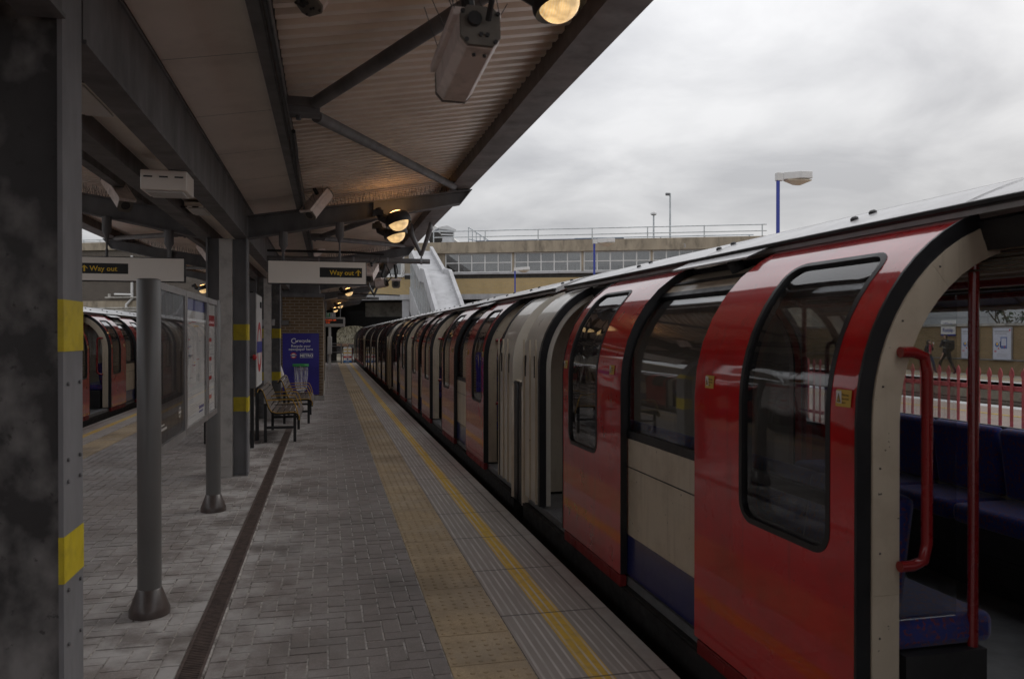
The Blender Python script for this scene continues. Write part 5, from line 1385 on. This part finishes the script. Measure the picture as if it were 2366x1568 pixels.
e = MB(); e.lathe([(.30, -.2), (.42, -.15), (.42, .15), (.30, .2)], 18, Matrix.Rotation(R(90), 4, 'X')); e.build('drum', 'matt_black', cf)
e = MB(); e.box(-.35, .35, -.2, .2, -.75, -.36); e.build('stand', 'concrete_buff', cf, smooth=0)

# ------------------------------------------------------------------ stair enclosure with a stepped sloping roof
st = thing('stair_enclosure', 'pale concrete stair enclosure with a stepped sloping roof coming down behind the train', 'staircase', (0, 0, 0))
A = atD(945, 560, 47.0); SXL = A.x; SXR = atD(1000, 560, 47.4).x
def ypx(px, x):                                      # y where the plane x = const meets that photo column
    d = ray(px, 774); return x * d.y / d.x
yt, ys, yb = ypx(1000, SXR), ypx(1043, SXR), ypx(1078, SXR)
def zz_(px, py, x): d = ray(px, py); k = x / d.x; return H + d.z * k
zt, zs0, zs1, zb = zz_(1000, 566, SXR), zz_(1034, 618, SXR), zz_(1043, 622, SXR), zz_(1078, 716, SXR)
sec = [(yt + 1.0, zt + .05), (yt, zt), (ys + 1.0, zs0 - .25), (ys, zs0 - .3), (ys - .02, zs1 - .02), (yb, zb)]
y1_, y2_ = ypx(1032, SXR), ypx(1044, SXR)
sl = (zz_(1044, 622, SXR) - zz_(1077, 712, SXR)) / (y2_ - ypx(1077, SXR)); ye_ = ypx(1077, SXR) - 2.6
prof_top = [(q_, z_ - .30) for q_, z_ in ((yt, zz_(1008, 562, SXR)), (y1_, zz_(1032, 620, SXR) - .10), (y1_ - .02, zz_(1033, 619, SXR)), (y2_, zz_(1044, 622, SXR)), (ye_, zz_(1077, 712, SXR) - sl * 2.6))]; yb = ye_ + 2.4
e = MB()
up = prof_top; low = [(y, z - .35) for y, z in reversed(up)]
e.prism(up + low, lambda p, q, d: Vector((d, p, q)), SXL + .18, SXR - .18); e.build('sloping_roof', 'concrete_pale', st, smooth=0)
for xa, xb in ((SXL, SXL + .179), (SXR - .179, SXR)):
    e = MB(); upk = [(y, z + .28) for y, z in up]; lowk = [(y, z - .42) for y, z in reversed(up)]
    e.prism(upk + lowk, lambda p, q, d: Vector((d, p, q)), xa, xb); e.build('upstand', 'concrete_pale', st, smooth=0)
for xa, xb in ((SXL + .03, SXL + .15), (SXR - .15, SXR - .03)):
    e = MB(); y = yb - 2.2
    def zat(y):
        for (ya, za), (yb2, zb2) in zip(up[:-1], up[1:]):
            if min(ya, yb2) <= y <= max(ya, yb2): return za + (zb2 - za) * (y - ya) / (yb2 - ya)
        return up[0][1]
    while y < yt:
        e.box(xa + .04, xb - .05, y, y + .12, max(-.8, zat(y) - 2.6), zat(y) - .43); y += .95
    e.build('side_mullion', 'concrete_pale', st, smooth=0)
    e = MB(); lw = [(y, z - 2.2) for y, z in up]; lw2 = [(y, z - 3.6) for y, z in reversed(up)]
    e.prism(lw + lw2, lambda p, q, d: Vector((d, p, q)), xa + .01, xb - .01); e.build('side_wall', 'concrete_pale', st, smooth=0)
    e = MB(); y = yb - 2.1
    while y < yt:
        if (int((y - yb + 2.2) / .155)) % 4: e.box((xa + xb) / 2 - .012, (xa + xb) / 2 + .012, y, y + .024, zat(y) - 2.19, zat(y) - .44)
        y += .155
    e.build('window_bars', 'rail_galvanised', st, smooth=0)
e = MB(); fl = [(y, z - 2.3) for y, z in up]; e.prism(fl + [(y, z - .25) for y, z in reversed(fl)], lambda p, q, d: Vector((d, p, q)), SXL + .16, SXR - .16); e.build('stair_flight', 'concrete_dark', st, smooth=0)

# ------------------------------------------------------------------ tunnel portal and what shows through it
YT = 74.; pA = atY(778, 774, YT); pB = atY(819, 752, YT); hwid = pB.x - pA.x; zsp = H + (atY(778, 769, YT).z - H)
tw = thing('tunnel_wall', 'dark tunnel wall with an arched opening at the end of the undercroft', 'tunnel', (0, 0, 0))
e = MB(); n = 20; arc = [(pB.x - hwid * math.cos(math.pi * k / n), zsp + (pB.z - zsp) * math.sin(math.pi * k / n)) for k in range(n + 1)]
loopf = [Vector((x, YT, z)) for x, z in arc]
vs = []; 
outer = [(-40, -.9), (-40, ZU + .2)] ; 
L_ = [(pA.x, -.9)] + arc + [(pB.x + hwid, -.9)]
poly = [(-40, -.9)] + [(-40, ZU + .6), (45, ZU + .6), (45, -.9)] + list(reversed(L_))
e.prism(poly, lambda p, q, d: Vector((p, d, q)), YT, YT + 1.5); e.build('arch_wall', 'undercroft_black', tw, smooth=0)
e = MB(); e.box(-40, 45, YT + .2, YT + 1., ZU + .6, 9.); e.build('parapet_wall', 'brick_dark', tw, smooth=0)
for xa, nm in ((SXR + 14, 'right'), ): pass
g = MB(); hs = []; NX, NY = 70, 40
rnd = random.Random(11)
for j in range(NY + 1):
    for i in range(NX + 1):
        x = -160 + 330 * i / NX; y = 92 + 150 * j / NY
        hgt = -.8 + 17 * min(1, max(0, (y - 110) / 80)) ** .8 + rnd.uniform(-.8, .8) * (1 if y > 112 else .1)
        g.v.append((x, y, hgt))
g.f = [[j * (NX + 1) + i, j * (NX + 1) + i + 1, (j + 1) * (NX + 1) + i + 1, (j + 1) * (NX + 1) + i] for j in range(NY) for i in range(NX)]; g.m = [0] * len(g.f)
struct(g, 'hillside', 'scrub_brown', smooth=80)
g = MB(); rnd = random.Random(12)
for k in range(5200):
    y = rnd.uniform(104, 150); px_ = rnd.uniform(690, 960); d = ray(px_, 774); x = d.x / d.y * y
    z = -.8 + 17 * min(1, max(0, (y - 110) / 80)) ** .8; s_ = rnd.uniform(.15, .5); hh = rnd.uniform(.3, 1.9)
    dirv = Vector((rnd.uniform(-.5, .5), rnd.uniform(-.3, .3), 1)).normalized(); side_ = Vector((rnd.uniform(-1, 1), rnd.uniform(-1, 1), 0)).normalized() * .035
    b0 = Vector((x, y, z)); g.add([b0 - side_, b0 + side_, b0 + dirv * hh], [(0, 1, 2)], 0)
    q = b0 + dirv * hh * .8; u_ = Vector((rnd.uniform(-1, 1), rnd.uniform(-1, 1), rnd.uniform(-1, 1))).normalized() * s_ * .5; v_ = Vector((rnd.uniform(-1, 1), rnd.uniform(-1, 1), rnd.uniform(-1, 1))).normalized() * s_ * .5
    g.add([q - u_, q + v_ * .4, q + u_, q - v_ * .4], [(0, 1, 2, 3)], rnd.choice((0, 0, 1, 1)))
struct(g, 'hill_scrub', ['scrub_brown', 'bush_brown', 'leaf_dark'], kind='stuff', smooth=0)
p = atY(818, 803, 96.)
for k in range(2):
    wg = thing('goods_wagon', ('left' if k == 0 else 'right') + ' one of two rusty low wagons beyond the tunnel arch', 'wagon', (p.x + k * 3.2 - 1., 96, -.6), 0, 'rusty wagons beyond the tunnel')
    e = MB(); e.box(-1.5, 1.5, -.6, .6, .9, 1.02); [e.box(-1.45 + q * .58, -.95 + q * .58, -.6, .6, 1.021, 1.25) for q in range(5)]; e.build('load_deck', 'wagon_rust', wg, smooth=0)
    e = MB()
    for q in (-1.0, 1.0): e.lathe([(.3, -.06), (.42, -.05), (.42, .05), (.3, .06)], 14, Matrix.Translation((q, -.6, .42)) @ Matrix.Rotation(R(90), 4, 'X'))
    e.box(-1.45, 1.45, -.5, .5, .6, .9); e.build('chassis', 'underframe_dirt', wg, smooth=0)
p = atY(815, 806, 62.)
bs = thing('buffer_stop', 'red and white buffer stop on the track just past the platform end', 'buffer stop', (p.x + .55, 60, -.8))
e = MB(); e.box(-.9, .9, -.15, .15, 1.5, 1.78); e.build('cross_beam', 'post_white', bs, smooth=0)
e = MB()
for x in (-.7, .7): e.tube([(x, 0, 0), (x, 0, 1.5)], .08, 8); e.tube([(x, .1, 1.4), (x, 1.6, 0)], .07, 8)
e.build('frame', 'print_red', bs)
e = MB(); disc(e, frame((-.35, -.17, 2.0), (1, 0, 0), (0, 0, 1)), .001, .15, 0); disc(e, frame((-.35, -.16, 2.0), (1, 0, 0), (0, 0, 1)), .001, .17, 1); e.tube([(-.35, -.1, 1.7), (-.35, -.1, 2.1)], .03, 6, 1); disc(e, frame((.05, -.17, 1.96), (1, 0, 0), (0, 0, 1)), .001, .15, 2); e.tube([(.05, -.1, 1.7), (.05, -.1, 2.05)], .03, 6, 1); e.build('target_disc', ['print_white', 'print_black', 'print_red'], bs, smooth=0)

# ------------------------------------------------------------------ blue lamp posts on the main line platform, far masts
def lamp_post(px, py, label, first=[None]):
    X = 8.75; q = atX(px, py, X); G = 'blue lamp posts on the main line platform'
    if first[0] is not None: return dup(first[0], (X, q.y, 0), 0, label)
    t = thing('lamp_post', label, 'lamp post', (X, q.y, 0), 0, G); zt = q.z
    e = MB(); e.tube([(0, 0, 0), (0, 0, zt - .12)], .036, 12); e.tube([(0, 0, 0), (0, 0, 1.1)], .06, 12); e.build('post', 'post_blue', t)
    e = MB(); e.box(-.045, .10, -.045, .045, zt - .14, zt + .02)
    vs = [(.10, -.05, zt + .02), (.10, .05, zt + .02), (.62, .16, zt + .05), (.62, -.16, zt + .05), (.70, .12, zt + .03), (.70, -.12, zt + .03)]
    e.prism([(.10, -.05), (.42, -.17), (.70, -.12), (.70, .12), (.42, .17), (.10, .05)], lambda a, b, d: Vector((a, b, zt + d + a * .06)), -.12, .02)
    e.build('lamp_head', 'post_white', t, bevel=.008)
    e = MB(); e.loop_solid([[Vector((.42 + x * .28 * k, y * .145 * k, zt + z)) for x, y in ((-.9, -.6), (.3, -1), (1, -.7), (1, .7), (.3, 1), (-.9, .6))] for k, z in ((1, -.105), (.97, -.125), (.30, -.205), (.05, -.21))]); e.build('lens', 'lamp_lens', t)
    first[0] = t; return t
lamp_post(1797, 402, 'tallest looking blue lamp post with white head, nearest, above the train roof')
lamp_post(1373, 556, 'middle blue lamp post with white head in front of the ticket hall windows')
lamp_post(1190, 619, 'farthest blue lamp post with white head, nearest to the stair enclosure')
for px, py, lab, hd in ((1548, 447, 'taller slim white light mast with a side floodlight behind the ticket hall', 1), (1510, 496, 'shorter slim white light mast with a small round head behind the ticket hall', 0)):
    q = atD(px, py, 75.); t = thing('light_mast', lab, 'light mast', (q.x, q.y, 0))
    e = MB(); e.tube([(0, 0, -.8), (0, 0, q.z)], [.14, .08], 8); e.build('mast_shaft', 'rail_galvanised', t)
    e = MB()
    if hd: e.box(-.45, -.05, -.12, .12, q.z - .22, q.z + .02, 0, Matrix.Identity(4)); e.build('floodlight', 'pipe_grey', t, bevel=.03)
    else: e.lathe([(.05, -.1), (.28, -.02), (.30, .12), (.16, .28), (.01, .32)], 12, Matrix.Translation((0, 0, q.z))); e.build('globe', 'post_white', t, smooth=60)

# ------------------------------------------------------------------ red palisade fence between the lines
FX = 8.42
fc = thing('palisade_fence', 'faded red pointed palisade fence seen through the carriage windows', 'fence', (FX, 0, 0))
e = MB()
for z in (.30, .98): e.box(.024, .06, -8, 46, z - .03, z + .03)
e.build('rail', 'fence_red', fc, smooth=0)
e = MB(); y = -8; rnd = random.Random(2)
yv0, yv1 = 7.5, 15.6
while y < 46:
    k = .034; top = 1.245 + rnd.uniform(-.008, .008)
    vs = [Vector((0, y + a, z)) for a, z in ((-.020, .05), (.020, .05), (.020, top - .13), (k, top - .10), (k * .8, top - .05), (0, top), (-k * .8, top - .05), (-k, top - .10), (-.020, top - .13))]
    if not yv0 < y < yv1: e.loop_solid([vs, [p + Vector((.014, 0, 0)) for p in vs]])
    else:
        q = MB(); q.loop_solid([vs, [p + Vector((.014, 0, 0)) for p in vs]]); q.build('pale', 'fence_red', fc, smooth=0)
    y += .172
pl = e.build('distant_pales', 'fence_red', fc, smooth=0); pl['kind'] = 'stuff'
e = MB()
for y in range(-7, 46, 3): e.box(.061, .13, y - .04, y + .04, 0, 1.15)
e.build('post', 'fence_red', fc, smooth=0)

# ------------------------------------------------------------------ far platform wall, posters, station sign, people
WX = 27.4
bw = thing('boundary_wall', 'yellow brown brick wall with dark coping along the far platform', 'wall', (WX, 0, 0))
e = MB(); e.box(0, .3, -50, 46, 0, 2.05); e.build('brickwork', 'brick_wall_far', bw, smooth=0)
e = MB(); e.box(-.06, .36, -50, 46, 2.051, 2.16); e.build('coping', 'concrete_dark', bw, smooth=0)
e = MB(); e.tube([(-.12, -50, .62), (-.12, 46, .62)], .03, 6); e.build('handrail', 'pipe_grey', bw)
for k, (pa, pb, lab) in enumerate(((2220, 2262, 'left framed poster on the far brick wall, partly behind the red pole'), (2294, 2338, 'right framed poster on the far brick wall, at the photo edge'))):
    ya, yb2 = atX(pa, 774, WX - .05).y, atX(pb, 774, WX - .05).y
    wd = .98; ym = (ya + yb2) / 2; z0, z1 = .60, 2.0
    t = thing('wall_poster', lab, 'poster', (WX - .001, ym, z0), 0, 'framed posters on the far wall')
    e = MB(); e.box(-.06, 0, -wd / 2, wd / 2, 0, z1 - z0); fr = e.build('frame', 'frame_silver', t, bevel=.01)
    e = MB(); T = frame((-.061, wd / 2, 0), (0, -1, 0), (0, 0, 1)); h = z1 - z0
    rect(e, T, .05, wd - .05, .05, h - .05, 0, .0005); rect(e, T, .12, wd - .12, h - .22, h - .15, 1, .001); rect(e, T, .12, wd - .25, h - .30, h - .26, 1, .001)
    rect(e, T, .42, .74, .50, .98, 2, .001); rect(e, T, .46, .70, .62, .94, 0, .0015); disc(e, T @ Matrix.Translation((.24, .66, .001)), .001, .10, 2, 16); disc(e, T @ Matrix.Translation((.25, .69, .0016)), .001, .05, 5, 12)
    rect(e, T, .38, .42, .56, .80, 3, .0012); disc(e, T @ Matrix.Translation((.32, .50, .001)), .001, .035, 4, 10); rect(e, T, .10, .22, .36, .40, 4, .001); disc(e, T @ Matrix.Translation((.62, .58, .002)), .001, .03, 4, 10); disc(e, T @ Matrix.Translation((wd - .11, h - .13, .002)), .001, .04, 4, 10)
    for j in range(4): rect(e, T, .22, wd - .25, .16 + j * .04, .172 + j * .04, 1, .001)
    e.build('printed_sheet', ['print_pale', 'print_grey', 'poster_blue_mid', 'print_black', 'print_red', 'print_yellow'], fr, smooth=0)
ya, yb2 = atX(2178, 774, WX).y, atX(2207, 774, WX).y
t = thing('station_sign', 'white station sign with dark lettering on the far brick wall above the walking man', 'sign', (WX - .001, (ya + yb2) / 2, 1.72))
e = MB(); e.box(-.05, 0, -.42, .42, -.02, .62); e.build('board', 'print_white', t, bevel=.006)
e = MB(); e.box(-.055, -.005, -.42, .42, -.09, -.021); e.build('base_strip', 'print_blue', t, smooth=0)
e = MB(); T = frame((-.051, 0, 0), (0, -1, 0), (0, 0, 1)); e.text('West', .24, T @ Matrix.Translation((0, .35, .001)), 0, align='CENTER', bold=.004); e.text('Ruislip', .24, T @ Matrix.Translation((0, .09, .001)), 0, align='CENTER', bold=.004); e.build('lettering', 'print_blue', t, smooth=0)

def figure(name, label, loc, rz, hgt, joints, edges, radii, parts, extra=None):
    me = bpy.data.meshes.new('tmp'); me.from_pydata([Vector(j) * hgt for j in joints], edges, []); ob = bpy.data.objects.new('tmp', me); COL.objects.link(ob)
    sk = ob.modifiers.new('s', 'SKIN'); sk.use_smooth_shade = True
    sv = me.skin_vertices[0].data
    for i, r in enumerate(radii):
        rr = (r, r) if isinstance(r, (int, float)) else r; sv[i].radius = (rr[0] * hgt, rr[1] * hgt); sv[i].use_root = (i == 0)
    ob.modifiers.new('d', 'SUBSURF').levels = 1; ob.modifiers['d'].render_levels = 1
    bpy.context.view_layer.update(); dg = bpy.context.evaluated_depsgraph_get()
    m2 = bpy.data.meshes.new_from_object(ob.evaluated_get(dg)); bpy.data.objects.remove(ob); bpy.data.meshes.remove(me)
    root = bpy.data.objects.new(name, m2); COL.objects.link(root); root.location = loc; root.rotation_euler = (0, 0, rz); tag(root, label, 'person')
    m2.materials.clear(); [m2.materials.append(M[k]) for k in parts[0]]
    for p in m2.polygons: p.material_index = parts[1](p.center / hgt)
    m2.shade_smooth(); return root
def hand(J, E, Rr, w0, d, side):
    """palm and five fingers from the wrist index, pointing along d"""
    base = Vector(J[w0]); d = Vector(d).normalized(); s = d.cross(Vector((0, 1, 0))).normalized() if abs(d.y) < .9 else Vector((1, 0, 0))
    J.append(tuple(base + d * .030)); E.append((w0, len(J) - 1)); Rr.append((.014, .010)); pm = len(J) - 1
    for k, ln in enumerate((.034, .040, .043, .038)):
        o = s * (.012 - .008 * k); J.append(tuple(base + d * .050 + o)); E.append((pm, len(J) - 1)); Rr.append(.0042)
        J.append(tuple(base + d * (.050 + ln * .6) + o * 1.05 + Vector((0, .006, 0)))); E.append((len(J) - 2, len(J) - 1)); Rr.append(.0036)
    J.append(tuple(base + d * .028 + s * .022)); E.append((pm, len(J) - 1)); Rr.append(.0042)
def body(walk, arms, bulk=1.):
    # x forward, z up, unit height
    J = [(0, 0, .52), (.0, 0, .62), (.005, 0, .72), (.01, 0, .80), (.018, 0, .855), (.03, 0, .905), (.028, 0, .955), (.020, 0, .985)]
    E = [(0, 1), (1, 2), (2, 3), (3, 4), (4, 5), (5, 6), (6, 7)]
    Rr = [(.070 * bulk, .085 * bulk), (.062 * bulk, .080 * bulk), (.070 * bulk, .098 * bulk), (.048 * bulk, .085 * bulk), (.030, .032), (.052, .044), (.054, .047), (.030, .028)]
    for s in (-1, 1):
        a = walk * s
        i = len(J); J += [(0.0, s * .055, .49), (.10 * a + .03, s * .060, .29), (.20 * a - (.05 if a < 0 else .0), s * .055, .055 if a < 0 else .035), (.20 * a + (.03 if a < 0 else .055), s * .058, .018 if a > 0 else .012), (.20 * a + (.06 if a < 0 else .09), s * .060, .016)]
        E += [(0, i), (i, i + 1), (i + 1, i + 2), (i + 2, i + 3), (i + 3, i + 4)]; Rr += [.058 * bulk, .040, .026, (.020, .024), .014]
        i = len(J); el, wr = arms[0 if s < 0 else 1]
        J += [(.005, s * .105 * bulk, .795), (el[0], s * el[1], el[2]), (wr[0], s * wr[1], wr[2])]
        E += [(3, i), (i, i + 1), (i + 1, i + 2)]; Rr += [.036, .028, .019]
        d = (wr[0] - el[0], s * (wr[1] - el[1]), wr[2] - el[2]); hand(J, E, Rr, i + 2, d, s)
    return J, E, Rr
fy = atX(2187, 774, 26.3).y
J, E, Rr = body(1.0, (((-.07, .13, .64), (.02, .13, .52)), ((.05, .15, .66), (.10, .08, .74))), 1.12)
def man_mat(c):
    if c.z > .87: return 1 if (c.z > .955 or c.x < -.005) else 0
    if c.z > .50 and not (abs(c.y) > .105 and c.z < .545): return 2
    if abs(c.y) > .10 or c.z > .70: return 0 if c.z < .545 else 2
    return 3 if c.z > .045 else 4
man = figure('person', 'man in dark jacket and trousers striding along the far platform with a backpack', (26.3, fy, -.004), R(90), 1.73, J, E, Rr, (['skin', 'hair_dark', 'cloth_navy', 'cloth_black', 'print_black'], man_mat))
e = MB(); e.box(-.30, -.10, -.17, .17, 1.02, 1.44); e.build('backpack', 'cloth_black', man, bevel=.05)
e = MB(); e.tube([(-.12, .14, 1.10), (.10, .16, 1.15), (.13, .15, 1.30), (.02, .13, 1.42), (-.12, .13, 1.42)], .022, 8); e.build('backpack_strap', 'cloth_grey', man)
fy2 = atX(2146, 774, 26.6).y
J, E, Rr = body(.9, (((-.04, .13, .64), (.07, .11, .60)), ((.03, .14, .66), (.10, .05, .84))), .98)
def wom_mat(c):
    if c.z > .87: return 1 if (c.z > .950 or c.x < .008) else 0
    if c.z > .56 and c.x > .035 and abs(c.y) < .05: return 4
    if c.z > .50: return 2 if not (c.x > .085) else 0
    if abs(c.y) > .10: return 2
    return 3 if c.z > .045 else 5
wom = figure('person', 'person in dark jacket and pink top holding a white cup to the face', (26.6, fy2, -.004), R(-80), 1.46, J, E, Rr, (['skin', 'hair_dark', 'cloth_navy', 'cloth_jeans', 'cloth_pink', 'print_black'], wom_mat))
e = MB(); e.lathe([(.06, 1.17), (.085, 1.20), (.095, 1.30), (.09, 1.38), (.06, 1.44), (.02, 1.455)], 16, Matrix.Translation((-.015, 0, 0))); hr = e.build('hair', 'hair_dark', wom, smooth=60)
hr.scale = (1, .95, 1)
cp = MB(); cp.lathe([(.028, 0), (.037, .10), (.035, .10), (.026, .01)], 12); cpo = cp.build('paper_cup', 'print_white', None, smooth=40); cpo.location = wom.matrix_basis @ Vector((.17, .085, 1.25)); tag(cpo, 'white paper cup held in front of the face of the person in pink', 'cup')

# ------------------------------------------------------------------ buildings and trees behind the far wall
pb_ = thing('pale_building', 'pale grey flat fronted building behind the far brick wall', 'building', (33, 0, 0))
ya, yb2 = atX(2306, 774, 33).y, atX(2140, 774, 33).y
e = MB(); e.box(0, 8, ya, yb2 + 6, -.8, 5.2); e.build('wall', 'pale_cladding', pb_, smooth=0)
e = MB()
for k in range(6): e.box(-.012, -.001, ya + .6 + k * 2.6, ya + .63 + k * 2.6, .0, 5.2)
for z in (2.6, 3.3, 4.2): e.box(-.014, -.002, ya, yb2 + 6, z, z + .03)
e.build('panel_joint', 'print_grey', pb_, smooth=0)
def tree(x, y, h, sd, label, dens=900, first=None):
    rnd = random.Random(sd); t = thing('tree', label, 'tree', (x, y, -.8), 0, 'trees behind the far platform'); tips = []
    e = MB()
    def grow(p, d, L, r, lev):
        pts = [p]; q = p
        for k in range(3):
            d = (d + Vector((rnd.uniform(-.2, .2), rnd.uniform(-.2, .2), rnd.uniform(-.02, .15)))).normalized(); q = q + d * L / 3; pts.append(q)
        e.tube(pts, [r, r * .85, r * .72, r * .6], 5 if lev else 8)
        if lev >= 3: tips.append(q); return
        for k in range(rnd.choice((2, 3, 3))):
            nd = (d + Vector((rnd.uniform(-1, 1), rnd.uniform(-1, 1), rnd.uniform(-.2, .6))) * .8).normalized(); grow(pts[-1] if k else pts[2], nd, L * rnd.uniform(.55, .75), r * .55, lev + 1)
    grow(Vector((0, 0, 0)), Vector((0, 0, 1)), h * .42, h * .022, 0); e.build('trunk', 'bark', t, smooth=60)
    e = MB()
    for k in range(dens):
        c = rnd.choice(tips) + Vector((rnd.gauss(0, .5), rnd.gauss(0, .5), rnd.gauss(0, .4))) * h * .09; s_ = rnd.uniform(.05, .12) * h * .22
        u_ = Vector((rnd.uniform(-1, 1), rnd.uniform(-1, 1), rnd.uniform(-1, 1))).normalized() * s_; v_ = u_.orthogonal().normalized() * s_ * .6
        e.add([c - u_, c + v_, c + u_, c - v_], [(0, 1, 2, 3)], rnd.choice((0, 0, 1)))
    e.build('crown', ['leaf_dark', 'bush_brown'], t, smooth=0)
tree(30.5, atX(2130, 774, 30.5).y + .6, 4.6, 3, 'dark dense tree over the far wall at the left of the carriage window', 1600)
tree(31.5, atX(2350, 774, 31.5).y, 5.2, 5, 'dark dense tree over the far wall at the right edge of the photo', 1600)
tree(44, 29, 8.2, 8, 'sparse tree far off, only its twigs showing over the train roof', 60)
